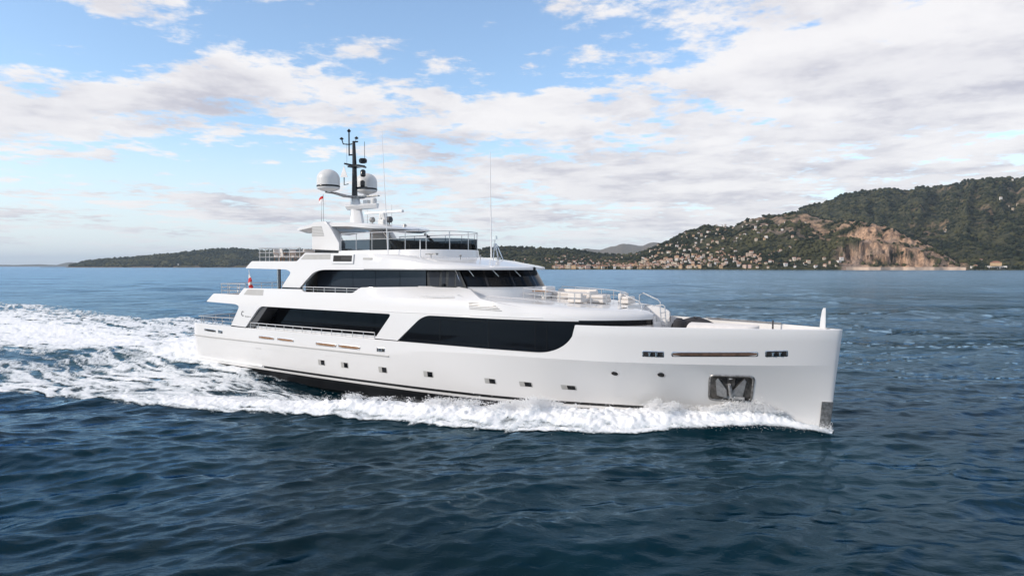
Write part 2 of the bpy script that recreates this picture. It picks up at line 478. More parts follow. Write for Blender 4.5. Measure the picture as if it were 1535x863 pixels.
t.l.new(hgt, bp.inputs['Height']); t.l.new(bp.outputs[0], b.inputs['Normal'])
b.inputs['Specular IOR Level'].default_value = 0.0
gl_ = t.node('ShaderNodeBsdfGlossy'); gl_.inputs['Color'].default_value = (0.50, 0.71, 0.90, 1)
t.l.new(bp.outputs[0], gl_.inputs['Normal']); t.l.new(rgh, gl_.inputs['Roughness'])
fr_ = t.node('ShaderNodeFresnel'); fr_.inputs['IOR'].default_value = 1.215; t.l.new(bp.outputs[0], fr_.inputs['Normal'])
mxw = t.node('ShaderNodeMixShader'); t.l.new(fr_.outputs[0], mxw.inputs[0]); t.l.new(b.outputs[0], mxw.inputs[1]); t.l.new(gl_.outputs[0], mxw.inputs[2]); t.l.new(mxw.outputs[0], t.n['Material Output'].inputs[0])
deep = t.mix(t.ramp(t.noise(geo.outputs['Position'], 0.045, 3.0, 0.5), 0.35, 0.65), (0.0002, 0.0075, 0.0115), (0.0004, 0.0185, 0.028))
t.l.new(t.mix(t.m('MULTIPLY', at_.outputs['Fac'], 0.75, clamp=True), deep, (0.16, 0.30, 0.31)), b.inputs['Base Color'])
M['sea'] = m
PXR = 682.0
def fan(r0, r1, step, a0, a1, astep):
    y0, y1 = PXR * CAM_H / r0, PXR * CAM_H / r1
    n = max(2, int((y0 - y1) / step))
    rr = PXR * CAM_H / np.linspace(y0, y1, n)
    aa = np.arange(a0, a1 + astep, astep)
    return rr, aa
rr, _ = fan(12.0, 6000.0, 0.62, 0, 1, 1)
rr = np.concatenate([[0.5, 2, 4, 6, 8, 9.5, 11], rr, [8000, 11000, 16000, 24000]])
A0 = math.radians(52)
aa = np.concatenate([np.linspace(-math.pi, -A0, 60)[:-1], np.arange(-A0, A0, 1 / 640.0), np.linspace(A0, math.pi, 60)])
R_, A_ = np.meshgrid(rr, aa, indexing='ij')
X = R_ * np.sin(A_); Y = R_ * np.cos(A_)
cell = np.maximum(np.gradient(rr)[:, None] * 0.55, R_ / 640.0)
h, sx, sy = swell(X, Y, cell)
calm = np.clip(rr / 14 - .2, 0, 1)[:, None] * np.where(np.abs(A_) < A0, 1, 0.0)
h *= calm; sx *= calm; sy *= calm
near = R_ < 420
hw_ = np.zeros_like(h); ae = np.zeros_like(h)
hw_[near] = wake_height(X[near], Y[near])
uu, ww = to_boat(X[near], Y[near])
ae[near] = np.clip(foam_density(uu, ww) * .9 * (0.35 + .65 * sstep(-19, -24, uu)) - .12 + .3 * np.exp(-((uu + 68) / 13) ** 2 - ((ww + 3) / 6) ** 2), 0, .85)
V = np.stack([X + sx, Y + sy, h + hw_], -1).reshape(-1, 3)
nr, na = X.shape
I = np.arange(nr * na).reshape(nr, na)
Fq = np.stack([I[:-1, :-1], I[:-1, 1:], I[1:, 1:], I[1:, :-1]], -1).reshape(-1, 4)
sea = mesh_obj('sea_water', V, Fq, M['sea'], kind='structure')
attr(sea, 'aeration', ae.reshape(-1))
chop = np.clip(sum(1 - np.clip((2 * math.pi / k_[0]) / (cell * 2.6) - 0.6, 0, 1) for k_ in WAVES) / len(WAVES) - .08, 0, 1)
attr(sea, 'chop', chop.reshape(-1))

# ================================================================== FOAM ON THE WATER
m = bpy.data.materials.new('foam'); m.use_nodes = True
t = NT(m.node_tree); b = t.n['Principled BSDF']
b.inputs['Roughness'].default_value = 0.85
b.inputs['Specular IOR Level'].default_value = 0.2
geo = t.node('ShaderNodeNewGeometry')
fa = t.node('ShaderNodeAttribute', attribute_name='thick')
nz = t.noise(geo.outputs['Position'], 3.5, 4.0, 0.65)
thick = t.m('ADD', fa.outputs['Fac'], t.m('MULTIPLY', t.m('SUBTRACT', nz, 0.5), 0.55))
t.l.new(t.mix(t.ramp(thick, 0.0, 0.40), (0.60, 0.65, 0.67), (0.90, 0.90, 0.90)), b.inputs['Base Color'])
bp = t.node('ShaderNodeBump'); bp.inputs['Strength'].default_value = 0.6; bp.inputs['Distance'].default_value = 0.06
t.l.new(t.noise(geo.outputs['Position'], 5.0, 5.0, 0.7), bp.inputs['Height']); t.l.new(bp.outputs[0], b.inputs['Normal'])
# thin foam lets the water show between its bubbles
hol = t.noise(geo.outputs['Position'], 9.0, 3.0, 0.65)
alpha = t.ramp(t.m('ADD', t.m('MULTIPLY', fa.outputs['Fac'], 2.6), hol), 0.34, 1.02)
tr = t.node('ShaderNodeBsdfTransparent'); mx = t.node('ShaderNodeMixShader')
t.l.new(alpha, mx.inputs[0]); t.l.new(tr.outputs[0], mx.inputs[1]); t.l.new(b.outputs[0], mx.inputs[2]); t.l.new(mx.outputs[0], t.n['Material Output'].inputs[0])
M['foam'] = m
rr2, _ = fan(26.0, 210.0, 0.36, 0, 1, 1)
aa2 = np.arange(-math.radians(42), math.radians(27), 1 / 720.0)
R2, A2 = np.meshgrid(rr2, aa2, indexing='ij')
X2 = R2 * np.sin(A2); Y2 = R2 * np.cos(A2)
u2, w2 = to_boat(X2, Y2)
D = foam_density(u2, w2); Nn = foam_noise(u2, w2)
T = D * 1.02 - Nn
# keep foam off the hull itself
inside = (u2 > -21.0) & (u2 < 21.2) & (np.abs(w2) < np.interp(u2, _wx, _wv) - .25)
T[inside] = -1
cell2 = np.maximum(np.gradient(rr2)[:, None] * 0.9, R2 / 640.0)
h2, sx2, sy2 = swell(X2, Y2, cell2)
lump = np.clip(T, 0, .5) * (.10 + .35 * np.abs(fbm(u2 * 1.3, w2 * 1.7, 4, .6)))
z2 = h2 + wake_height(X2, Y2) + 0.035 + lump
V = np.stack([X2 + sx2, Y2 + sy2, z2], -1).reshape(-1, 3)
nr, na = X2.shape
I = np.arange(nr * na).reshape(nr, na)
Fq = np.stack([I[:-1, :-1], I[:-1, 1:], I[1:, 1:], I[1:, :-1]], -1).reshape(-1, 4)
keep = (T.reshape(-1)[Fq] > -.10).sum(1) >= 3
Fq = Fq[keep]
used = np.unique(Fq); mapi = np.full(nr * na, -1); mapi[used] = np.arange(len(used))
foam = mesh_obj('wake_foam', V[used], mapi[Fq], M['foam'], kind='stuff')
tag(foam, 'white churned wake foam spread behind and beside the yacht', 'foam')
attr(foam, 'thick', np.clip(T.reshape(-1)[used], -.2, 1))

# ================================================================== BOW WAVE: a lumpy ridge of white water on each side
def bow_wave(sg):
    us = np.arange(-15.0, 21.42, 0.055); qs = np.linspace(0, 1, 46)
    Uq, Q = np.meshgrid(us, qs, indexing='ij')
    i_ = np.interp(Uq, RID_U, RID_I); o_ = np.interp(Uq, RID_U, RID_O); hh = np.interp(Uq, RID_U, RID_H)
    wv = .25 * fbm(Uq * .5, Q * 0 + 3.0 * sg, 3) + .35 * fbm(Uq * 1.6, Q * 0 + 8.0 * sg, 3)
    wob = wv * (o_ - i_) * .45
    Wq = i_ + (o_ - i_) * Q + wob * Q
    pk = np.interp(us, [-15, 6, 12, 17.5, 21.4], [.55, .55, .42, .12, .2])[:, None]
    prof = np.where(Q < pk, sstep(-.25, 1, Q / pk), (1 - ((Q - pk) / (1 - pk)) ** 1.6))
    env = .62 + .5 * sstep(-.45, .45, fbm(Uq * .38, Q * 1.2 + 31 * sg, 3))
    lum = .92 + .75 * (np.abs(fbm(Uq * 1.1 + 7 * sg, Wq * 1.3, 6, .66)) - .22) + .22 * fbm(Uq * 5.0, Wq * 5.0, 4, .66)
    H = hh * prof * env * lum * sstep(-15.5, -6, Uq)
    xw, yw = OX + Uq * UX + sg * Wq * WX, OY + Uq * UY + sg * Wq * WY
    hs, _, _ = swell(xw, yw, np.full_like(xw, .3))
    Z = H * .82 + hs * .6 + wake_height(xw, yw) * .6 - .07
    n1 = foam_noise(Uq * 1.15 + 3, Wq * 1.1 * sg)
    fade = sstep(-15, -4, Uq)
    thr = np.where(Q > .78, (Q - .78) / .22 * .85, 0) + np.where(Q < .10, (.10 - Q) / .10 * .6, 0) * (Uq < 10) + (1 - fade) * .6
    climb = sstep(12.5, 14, Uq) * (1 - sstep(16, 17.5, Uq)) * np.exp(-((Q - .16) / .10) ** 2) * .55
    T = .80 - n1 * .72 - thr * .62 - climb
    # thin glassy sheet ahead of the anchor
    T -= sstep(17.0, 18.4, Uq) * sstep(.0, .4, .7 - Q) * .30
    X3, Y3 = OX + Uq * UX + sg * Wq * WX, OY + Uq * UY + sg * Wq * WY
    V = np.stack([X3, Y3, Z], -1).reshape(-1, 3)
    nr, na = Uq.shape
    I = np.arange(nr * na).reshape(nr, na)
    Fq = np.stack([I[:-1, :-1], I[:-1, 1:], I[1:, 1:], I[1:, :-1]], -1).reshape(-1, 4)
    if sg < 0: Fq = Fq[:, ::-1]
    Fq = Fq[(T.reshape(-1)[Fq] > .02).sum(1) >= 3]
    return V, Fq, np.clip(T.reshape(-1) - .10, -.2, 1), np.stack([Uq, Wq * sg, Z, H], -1).reshape(-1, 4)
parts_v, parts_f, parts_t, base = [], [], [], 0
crest = None
for sg in (1, -1):
    V, Fq, T_, info = bow_wave(sg)
    parts_v.append(V); parts_f.append(Fq + base); parts_t.append(T_); base += len(V)
    if sg == 1: crest = info
bw = mesh_obj('bow_wave', np.concatenate(parts_v), np.concatenate(parts_f), M['foam'], kind='stuff')
tag(bw, 'white breaking bow wave curling along the hull side', 'bow wave')
attr(bw, 'thick', np.concatenate(parts_t))
# drops of spray thrown off the crest
def drops(pos, size):
    oct_v = np.array([(1, 0, 0), (-1, 0, 0), (0, 1, 0), (0, -1, 0), (0, 0, 1), (0, 0, -1)], float)
    oct_f = np.array([(0, 2, 4), (2, 1, 4), (1, 3, 4), (3, 0, 4), (2, 0, 5), (1, 2, 5), (3, 1, 5), (0, 3, 5)])
    n = len(pos)
    V = (pos[:, None, :] + oct_v[None] * size[:, None, None] * RNG.uniform(.6, 1.3, (n, 6, 1))).reshape(-1, 3)
    F = (oct_f[None] + 6 * np.arange(n)[:, None, None]).reshape(-1, 3)
    return V, F
sel = crest[(crest[:, 3] > .62) & (crest[:, 0] > -9)]
n = 26000
pk = sel[RNG.integers(0, len(sel), n)]
clus = np.clip(fbm(pk[:, 0] * .8, pk[:, 0] * 0 + 2.0, 3) + .35, .05, 1)
up_ = (.02 + np.abs(RNG.normal(0, .20, n))) * clus * 1.35
px_ = OX + pk[:, 0] * UX + pk[:, 1] * WX + RNG.normal(0, .12, n); py_ = OY + pk[:, 0] * UY + pk[:, 1] * WY + RNG.normal(0, .12, n)
hs_, _, _ = swell(px_, py_, np.full_like(px_, .3))
pos = np.stack([px_, py_, pk[:, 2] + up_ + .01], -1)
size = RNG.uniform(.008, .030, n) * (1 - .5 * np.clip(up_, 0, 1))
V, F_ = drops(pos, size)
n2_ = 6000      # specks ahead of the broken edge
pk2 = crest[(crest[:, 3] < .25) & (crest[:, 0] > -6)]
pk2 = pk2[RNG.integers(0, len(pk2), n2_)]
wq = pk2[:, 1] + np.abs(RNG.normal(0, .35, n2_))
wq = wq + RNG.normal(0, .1, n2_)
pos2 = np.stack([OX + pk2[:, 0] * UX + wq * WX, OY + pk2[:, 0] * UY + wq * WY, np.maximum(pk2[:, 2], .02) + np.abs(RNG.normal(0, .12, n2_)) + .03], -1)
V2, F2 = drops(pos2, RNG.uniform(.006, .017, n2_))
spray = mesh_obj('spray', np.concatenate([V, V2]), np.concatenate([F_, F2 + len(V)]), M['foam'], smooth=True, kind='stuff')
tag(spray, 'white spray drops flying off the bow wave crest', 'spray')
attr(spray, 'thick', np.ones(len(V) + len(V2)))

# ================================================================== THE COAST
FP = 1023.0
def prof_px(pts):
    f = np.array(pts, float)
    return lambda x: np.interp(x, f[:, 0], f[:, 1])
rA = prof_px([(560, 403), (820, 402), (880, 395), (940, 386), (980, 373), (1005, 361), (1030, 349), (1060, 342), (1085, 342), (1098, 345), (1115, 334), (1150, 327), (1190, 322), (1225, 328), (1262, 337),
              (1300, 343), (1345, 349), (1378, 361), (1412, 378), (1440, 398), (1452, 404), (1600, 404), (2400, 404)])
rB = prof_px([(560, 404), (860, 404), (1000, 384), (1100, 351), (1150, 336), (1190, 322), (1215, 311), (1250, 298), (1290, 290.5), (1330, 289), (1370, 288), (1385, 283), (1410, 279), (1460, 276), (1535, 272), (1650, 262), (1800, 258), (2000, 275), (2400, 330)])
rC = prof_px([(560, 398), (640, 384), (700, 379), (745, 374.5), (800, 373), (850, 376), (870, 379), (900, 384), (940, 384), (970, 381), (1050, 380), (1150, 400), (2400, 404)])
def shore(x): return np.interp(x, [560, 800, 900, 1100, 1300, 1450, 1535, 2400], [1500, 1450, 1400, 1330, 1250, 1230, 1220, 1200]) + 14 * fbm(x * .03, x * 0 + 2, 3)
def crestA(x): return np.interp(x, [560, 900, 1150, 1250, 1300, 1440, 1500, 2400], [1900, 1850, 1760, 1600, 1450, 1350, 1330, 1330])
def cliff_w(x): return sstep(1240, 1272, x) * (1 - sstep(1440, 1456, x))
def zpx(y, Yd): return CAM_H + Yd * (399 - y) / FP
def land(x, Yd):
    """terrain height at direction x (as seen from the bay) and distance Yd; the coast is an ordinary height field"""
    Ys = shore(x); YA = crestA(x)
    s = np.clip((Yd - Ys) / (YA - Ys), -1, 3)
    cw = cliff_w(x)
    zA = np.maximum(0, zpx(rA(x), YA))
    s01 = np.clip(s, 0, 1)
    p1 = s01 ** 0.85
    wob = .10 * fbm(x * .05, Yd * .012, 4)
    Xc = Yd * (x - 767.5) / FP
    def steps(q): return np.clip(.10 + .52 * sstep(.06, .28, q) + .38 * sstep(.35, .72, q), 0, 1)
    p2 = steps(s01 + wob)
    for _ in range(2):
        z0 = zA * p2
        p2 = steps(s01 + wob + .13 * fbm(Xc * .022 + z0 * .012, z0 * .045, 6, .62) + .05 * fbm(Xc * .09, z0 * .10, 3))
    p2 = p2 * sstep(0, .05, s01)
    za = zA * (p1 * (1 - cw) + p2 * cw) * np.where(s > 1, np.maximum(.35, 1 - .5 * (s - 1)), 1)
    YB = 2650.0
    sb = np.clip((Yd - Ys) / (YB - Ys), 0, 1)
    zB = np.maximum(0, zpx(rB(x), YB))
    bt = sstep(1380, 1470, x)
    xw_ = x + 26 * fbm(x * .008 + 4, sb * 1.6, 3)
    rdg = 1 - 2.6 * np.abs(fbm(xw_ * .0125 + 1.7, sb * .7, 3))
    zb = zB * (sb ** (1.55 - .35 * bt)) * (1 + .30 * np.sin(np.pi * np.clip(sb, 0, 1)) ** 1.0 * rdg * (sb < 1))
    zb = np.where(sb < 1, np.minimum(zb, zpx(rB(x) + 2.0 + 5 * (1 - sb), Yd)), zb) * np.where(Yd > YB, np.maximum(.2, 1 - .0008 * (Yd - YB)), 1)
    YC = 2300.0
    sc_ = np.clip((Yd - Ys) / (YC - Ys), 0, 1)
    zc = np.maximum(0, zpx(rC(x), YC)) * sc_ ** 1.2 * np.where(Yd > YC, np.maximum(.2, 1 - .001 * (Yd - YC)), 1)
    z = np.maximum(np.maximum(za, zb), zc)
    Xw = Yd * (x - 767.5) / FP
    amp = np.clip(z / 60, 0, 1)
    rough = (13.0 + 13 * np.clip((z - 60) / 120, 0, 1)) * (1 - 2.2 * np.abs(fbm(Xw * .0055 + 2, Yd * .0035, 5, .55))) - 5 + 3.5 * fbm(Xw * .04, Yd * .04, 3)
    crag = cw * (s < 1.05) * np.clip(z / 20, 0, 1) * (10.0 * np.abs(fbm(Xw * .030 + 5, Yd * .02, 6, .62)) - 3)
    z = z + amp * rough * (1 - .8 * sstep(.9, 1.0, s01) * (s < 1.1)) * (1 - .8 * sstep(.93, 1, sb)) + crag
    z = np.where(Yd < Ys, -3.0, np.maximum(z, 1.2 + 2.0 * np.clip((Yd - Ys) / 30, 0, 1)))
    return z
def rockiness(x, Yd, z):
    Ys = shore(x); YA = crestA(x); s = (Yd - Ys) / (YA - Ys)
    Xw = Yd * (x - 767.5) / FP
    n = fbm(Xw * .03, z * .05 + Yd * .008, 4)
    r1 = cliff_w(x) * sstep(1.06, .96, s) * sstep(-.20, .02, n + .06) * (1 - .9 * np.exp(-((s - .34 - .06 * fbm(x * .04, x * 0 + 1, 3)) / .05) ** 2) * sstep(-.25, .1, fbm(x * .035, s * 4, 3) + .1))
    r2 = sstep(1085, 1150, x) * (1 - sstep(1285, 1310, x)) * sstep(.38, .58, s) * sstep(1.03, .94, s) * sstep(-.16, .06, n - .05 + .22 * fbm(Xw * .11, z * .15, 3)) * .75
    r3 = sstep(1330, 1400, x) * sstep(1600, 1900, Yd) * sstep(.12, .34, fbm(Xw * .014 + 9, Yd * .010, 5, .6)) * .55
    return np.clip(np.maximum(np.maximum(r1, r2), r3), 0, 1)
m = bpy.data.materials.new('hill_ground'); m.use_nodes = True
t = NT(m.node_tree); b = t.n['Principled BSDF']; b.inputs['Roughness'].default_value = 0.95; b.inputs['Specular IOR Level'].default_value = 0.1
geo = t.node('ShaderNodeNewGeometry'); ra = t.node('ShaderNodeAttribute', attribute_name='rock')
ng = t.noise(geo.outputs['Position'], 0.035, 6.0, 0.65); nf_ = t.noise(geo.outputs['Position'], 0.16, 4.0, 0.7)
green = t.mix(t.ramp(ng, .38, .64), (0.014, 0.020, 0.012), (0.075, 0.072, 0.034))
green = t.mix(t.ramp(nf_, .52, .66), green, (0.14, 0.125, 0.070))
mp = t.node('ShaderNodeMapping'); mp.inputs['Scale'].default_value = (1, 1, .75); t.l.new(geo.outputs['Position'], mp.inputs[0])
nr_ = t.noise(mp.outputs[0], 0.075, 7.0, 0.7, .6)
rock = t.mix(t.ramp(nr_, .36, .62), (0.21, 0.135, 0.095), (0.64, 0.41, 0.265))
rock = t.mix(t.ramp(t.noise(geo.outputs['Position'], 0.02, 3.0, .5), .50, .72), rock, (0.36, 0.27, 0.215))
rock = t.mix(t.ramp(t.noise(mp.outputs[0], 0.30, 5.0, .7, 1.0), .40, .50, .55, 0.0), rock, (0.075, 0.065, 0.05))
sx_ = t.node('ShaderNodeSeparateXYZ'); t.l.new(geo.outputs['Position'], sx_.inputs[0])
greyer = t.ramp(t.m('ADD', sx_.outputs[0], t.m('MULTIPLY', nr_, 120.0)), 640.0, 760.0, 0.8, 0.0)
rock = t.mix(greyer, rock, t.mix(t.ramp(nr_, .36, .6), (0.10, 0.085, 0.08), (0.30, 0.235, 0.205)))
t.l.new(t.mix(ra.outputs['Fac'], green, rock), b.inputs['Base Color'])
bp = t.node('ShaderNodeBump'); bp.inputs['Strength'].default_value = 1.0; bp.inputs['Distance'].default_value = 6.0
t.l.new(t.noise(mp.outputs[0], 0.10, 6.0, .7, .4), bp.inputs['Height']); t.l.new(bp.outputs[0], b.inputs['Normal'])
M['ground'] = m
xs = np.concatenate([np.arange(560, 1600, 1.6), np.arange(1600, 2400, 8)])
Ys_ = np.concatenate([np.arange(1195, 1500, 4.0), np.arange(1500, 1900, 8.0), np.arange(1900, 2800, 16), np.arange(2800, 3600, 60)])
GX, GY = np.meshgrid(xs, Ys_, indexing='xy')
GZ = land(GX, GY)
V = np.stack([GY * (GX - 767.5) / FP, GY, GZ], -1).reshape(-1, 3)
nr, na = GX.shape; I = np.arange(nr * na).reshape(nr, na)
Fq = np.stack([I[:-1, :-1], I[:-1, 1:], I[1:, 1:], I[1:, :-1]], -1).reshape(-1, 4)
hills = mesh_obj('hills', V, Fq, M['ground'], kind='structure')
attr(hills, 'rock', rockiness(GX, GY, GZ).reshape(-1))
# the low headland on the left
rL = prof_px([(60, 404), (98, 401), (112, 397.5), (130, 392), (200, 386.5), (260, 381.5), (320, 374.5), (345, 373.5), (400, 377), (500, 374), (600, 380), (700, 384), (800, 390), (860, 404), (1000, 408)])
def land_l(x, Yd):
    Ys = 3650 + 60 * fbm(x * .02, x * 0 + 7, 3); YL = 4100.0
    s = np.clip((Yd - Ys) / (YL - Ys), -1, 3); zl = np.maximum(0, zpx(rL(x), YL))
    z = zl * np.clip(s, 0, 1) ** .7 * np.where(s > 1, np.maximum(.2, 1 - .3 * (s - 1)), 1)
    Xw = Yd * (x - 767.5) / FP
    z = z + np.clip(z / 40, 0, 1) * (7 * fbm(Xw * .008, Yd * .008, 4)) * (1 - .8 * sstep(.85, 1, np.clip(s, 0, 1)))
    return np.where(s < 0, -4.0, np.maximum(z, np.where(x > 96, 3.0, -4.0) * (zl > .5) - 4 * (zl <= .5)))
xs = np.arange(60, 1000, 2.0); Ys_ = np.arange(3560, 5000, 30.0)
GX, GY = np.meshgrid(xs, Ys_, indexing='xy'); GZ = land_l(GX, GY)
V = np.stack([GY * (GX - 767.5) / FP, GY, GZ], -1).reshape(-1, 3)
nr, na = GX.shape; I = np.arange(nr * na).reshape(nr, na)
Fq = np.stack([I[:-1, :-1], I[:-1, 1:], I[1:, 1:], I[1:, :-1]], -1).reshape(-1, 4)
hd = mesh_obj('headland', V, Fq, M['ground'], kind='structure')
attr(hd, 'rock', (sstep(8, 3, GZ) * .6).reshape(-1))
# far mountains
def far_range(name, pts, Yd, depth, step):
    f = prof_px(pts); xs = np.arange(pts[0][0], pts[-1][0] + step, step); ys = np.linspace(-1, 1, 15)
    GX, S = np.meshgrid(xs, ys, indexing='xy'); GY = Yd + S * depth
    zc = np.maximum(0, zpx(f(GX), Yd))
    GZ = zc * (1 - S ** 2) ** .8 * (1 + .10 * fbm(GX * .06, S * 2, 4)) - 8 * np.abs(S)
    V = np.stack([GY * (GX - 767.5) / FP, GY, GZ], -1).reshape(-1, 3)
    nr, na = GX.shape; I = np.arange(nr * na).reshape(nr, na)
    Fq = np.stack([I[:-1, :-1], I[:-1, 1:], I[1:, 1:], I[1:, :-1]], -1).reshape(-1, 4)
    o = mesh_obj(name, V, Fq, M['ground'], kind='structure'); attr(o, 'rock', np.zeros(len(V)) + .25)
far_range('mountains', [(780, 400), (830, 385), (855, 379), (880, 372.5), (900, 375), (918, 369), (935, 365.5), (950, 367), (962, 369), (978, 364), (992, 363), (1010, 367), (1060, 380), (1100, 398)], 9500, 900, 3)
far_range('far_coast', [(-260, 399), (-200, 396), (-60, 395.5), (20, 397), (60, 396), (85, 397), (100, 393.5), (108, 392.5), (125, 398), (150, 400)], 12500, 700, 3)

# ------------------------------------------------------------------ woods: one mass of crowns
m = bpy.data.materials.new('wood_foliage'); m.use_nodes = True
t = NT(m.node_tree); b = t.n['Principled BSDF']; b.inputs['Roughness'].default_value = 0.9; b.inputs['Specular IOR Level'].default_value = 0.15
geo = t.node('ShaderNodeNewGeometry'); hu = t.node('ShaderNodeAttribute', attribute_name='hue')
c = t.mix(hu.outputs['Fac'], (0.008, 0.014, 0.009), (0.034, 0.039, 0.018))
c = t.mix(t.ramp(t.noise(geo.outputs['Position'], 0.010, 4.0, .6), .46, .62), c, (0.070, 0.067, 0.030))
t.l.new(c, b.inputs['Base Color']); M['wood_f'] = m
_icov = None
def ico():
    bm = bmesh.new(); bmesh.ops.create_icosphere(bm, subdivisions=1, radius=1.0)
    v = np.array([tuple(q.co) for q in bm.verts]); f = np.array([[q.index for q in fc.verts] for fc in bm.faces]); bm.free(); return v, f
iv, if_ = ico()
def woods(name, label, x, Yd, z, rad):
    n = len(x); k = len(iv)
    P = np.stack([Yd * (x - 767.5) / FP, Yd, z + rad * .35], -1)
    sc_ = RNG.uniform(.65, 1.35, (n, k, 1)) * np.stack([rad * RNG.uniform(.8, 1.3, n), rad * RNG.uniform(.8, 1.3, n), rad * RNG.uniform(.6, 1.1, n)], -1)[:, None, :]
    V = (P[:, None, :] + iv[None] * sc_).reshape(-1, 3)
    F = (if_[None] + k * np.arange(n)[:, None, None]).reshape(-1, 3)
    o = mesh_obj(name, V, F, M['wood_f'], smooth=False, kind='stuff'); tag(o, label, 'woodland')
    attr(o, 'hue', np.repeat(RNG.uniform(0, 1, n) ** 1.5, k))
n = 30000
x = RNG.uniform(640, 1640, n); q = RNG.uniform(0, 1, n)
Ys = shore(x); Yd = Ys + 12 + (2700 - Ys) * q ** 1.35
z = land(x, Yd); rk = rockiness(x, Yd, z)
Xw = Yd * (x - 767.5) / FP
keepw = (rk < .35 + .75 * (RNG.uniform(0, 1, n) < .22)) & (RNG.uniform(0, 1, n) < .10 + .90 * sstep(-.20, .20, fbm(Xw * .012 + 3, Yd * .012, 4))) & ((Yd - Ys > 55) | (RNG.uniform(0, 1, n) < .35))
x, Yd, z = x[keepw], Yd[keepw], z[keepw]
woods('hillside_woods', 'dark green Mediterranean woods covering the coastal hills', x, Yd, z, RNG.uniform(2.2, 5.2, len(x)) * (Yd / 1500) ** .6)
n = 7000
x = RNG.uniform(98, 860, n); Yd = 3665 + 480 * RNG.uniform(0, 1, n) ** 1.2; z = land_l(x, Yd)
k_ = z > 5
woods('headland_woods', 'dark pine woods covering the low headland on the left', x[k_], Yd[k_], z[k_], RNG.uniform(6, 11, k_.sum()))

# ------------------------------------------------------------------ houses of the town and the hillsides
HC = {'cream': (0.64, 0.53, 0.41), 'white': (0.70, 0.66, 0.61), 'ochre': (0.56, 0.38, 0.22), 'pink': (0.56, 0.38, 0.31), 'peach': (0.62, 0.46, 0.35)}
HM = {k: mat(k + '_render', v, .85, var=.08, vscale=.3) for k, v in HC.items()}
M['tiles'] = mat('terracotta_tiles', (0.30, 0.13, 0.08), .9, var=.25, vscale=.5)
M['hwin'] = mat('house_window', (0.03, 0.035, 0.04), .3)
def house_mesh(name, w, d, h, col, flat):
    mb = MB()
    mb.box((-w / 2, -d / 2, -5), (w / 2, d / 2, h), 0)
    if flat:
        mb.box((-w / 2 - .2, -d / 2 - .2, h), (w / 2 + .2, d / 2 + .2, h + .5), 0)
    else:
        o = .5; r = min(w, d) * .22
        if w >= d: rid = [(-w / 2 + d * .4, 0, h + r), (w / 2 - d * .4, 0, h + r)]
        else: rid = [(0, -d / 2 + w * .4, h + r), (0, d / 2 - w * .4, h + r)]
        e = [(-w / 2 - o, -d / 2 - o, h), (w / 2 + o, -d / 2 - o, h), (w / 2 + o, d / 2 + o, h), (-w / 2 - o, d / 2 + o, h)]
        if w >= d: mb.add(e + rid, [(0, 1, 5, 4), (1, 2, 5), (2, 3, 4, 5), (3, 0, 4), (3, 2, 1, 0)], 1)
        else: mb.add(e + rid, [(0, 1, 4), (1, 2, 5, 4), (2, 3, 5), (3, 0, 4, 5), (3, 2, 1, 0)], 1)
    nst = max(1, int(h // 3)); nw = max(2, int(w // 2.8))
    for s_ in range(nst):
        for k in range(nw):
            xx = -w / 2 + w * (k + .5) / nw
            mb.box((xx - .5, -d / 2 - .04, s_ * 3 + .9), (xx + .5, -d / 2 + .02, s_ * 3 + 2.3), 2)
    o = mb.build(name, [HM[col], M['tiles'], M['hwin']], None, angle=0, flip=False, merge=False)
    return o
PROTO = {}
KIND = {'villa': (5.6, 5, 3.5, False), 'cottage': (4.4, 4, 2.8, False), 'block': (6.5, 5, 5.4, False), 'tall': (4.4, 4.4, 7.2, False), 'apartment': (10, 6, 6.4, True), 'flat': (6, 5, 3.6, True)}
def place_house(kind, col, X, Yw, Z, rz, label, group):
    key = (kind, col)
    nm = {'villa': 'villa', 'cottage': 'cottage', 'block': 'town_house', 'tall': 'tower_house', 'apartment': 'apartment_block', 'flat': 'flat_roof_house'}[kind]
    if key not in PROTO:
        o = house_mesh(nm, *KIND[kind][:3], col, KIND[kind][3]); PROTO[key] = o
    else:
        o = PROTO[key].copy(); COL.objects.link(o)
    o.location = (X, Yw, Z); o.rotation_euler = (0, 0, rz)
    tag(o, label, 'house' if kind != 'apartment' else 'apartment block', group)
    return o
KN = {'villa': 'villa with hipped terracotta roof', 'cottage': 'cottage with terracotta roof', 'block': 'town house with tiled roof', 'tall': 'tall narrow house', 'apartment': 'flat roofed apartment block', 'flat': 'flat roofed house'}
rnd = random.Random(21)
def scatter(n, sampler, kinds, cols, where, group, fn):
    done = []; tries = 0
    while len(done) < n and tries < n * 60:
        tries += 1
        x, Yd = sampler()
        z = float(fn(np.array([x]), np.array([Yd]))[0])
        X = Yd * (x - 767.5) / FP
        if z < 1.0 or any(abs(X - a) < 7.5 and abs(Yd - b_) < 12 for a, b_ in done): continue
        if fn is land and rockiness(np.array([x]), np.array([Yd]), np.array([z]))[0] > .4: continue
        done.append((X, Yd))
        k = rnd.choice(kinds); c = rnd.choice(cols)
        place_house(k, c, X, Yd, z, -math.atan2(X, Yd) + rnd.uniform(-.5, .5), f'{c} {KN[k]} {where}', group)
S_ = lambda x: float(shore(np.array([x]))[0])
def seafront():
    x = rnd.uniform(832, 1135); return x, S_(x) + rnd.choice([8, 16, 30, 50, 75, 100])
def slope():
    while True:
        x = rnd.gauss(1030, 80)
        if 840 < x < 1250: break
    return x, S_(x) + 30 + 330 * rnd.random() ** 1.3
def upper():
    x = rnd.uniform(985, 1180); return x, S_(x) + rnd.uniform(200, 400)
def centre():
    x = rnd.gauss(862, 38); return x, S_(x) + rnd.uniform(60, 640)
def under_cliff():
    x = rnd.uniform(1130, 1262); return x, S_(x) + rnd.uniform(6, 40)
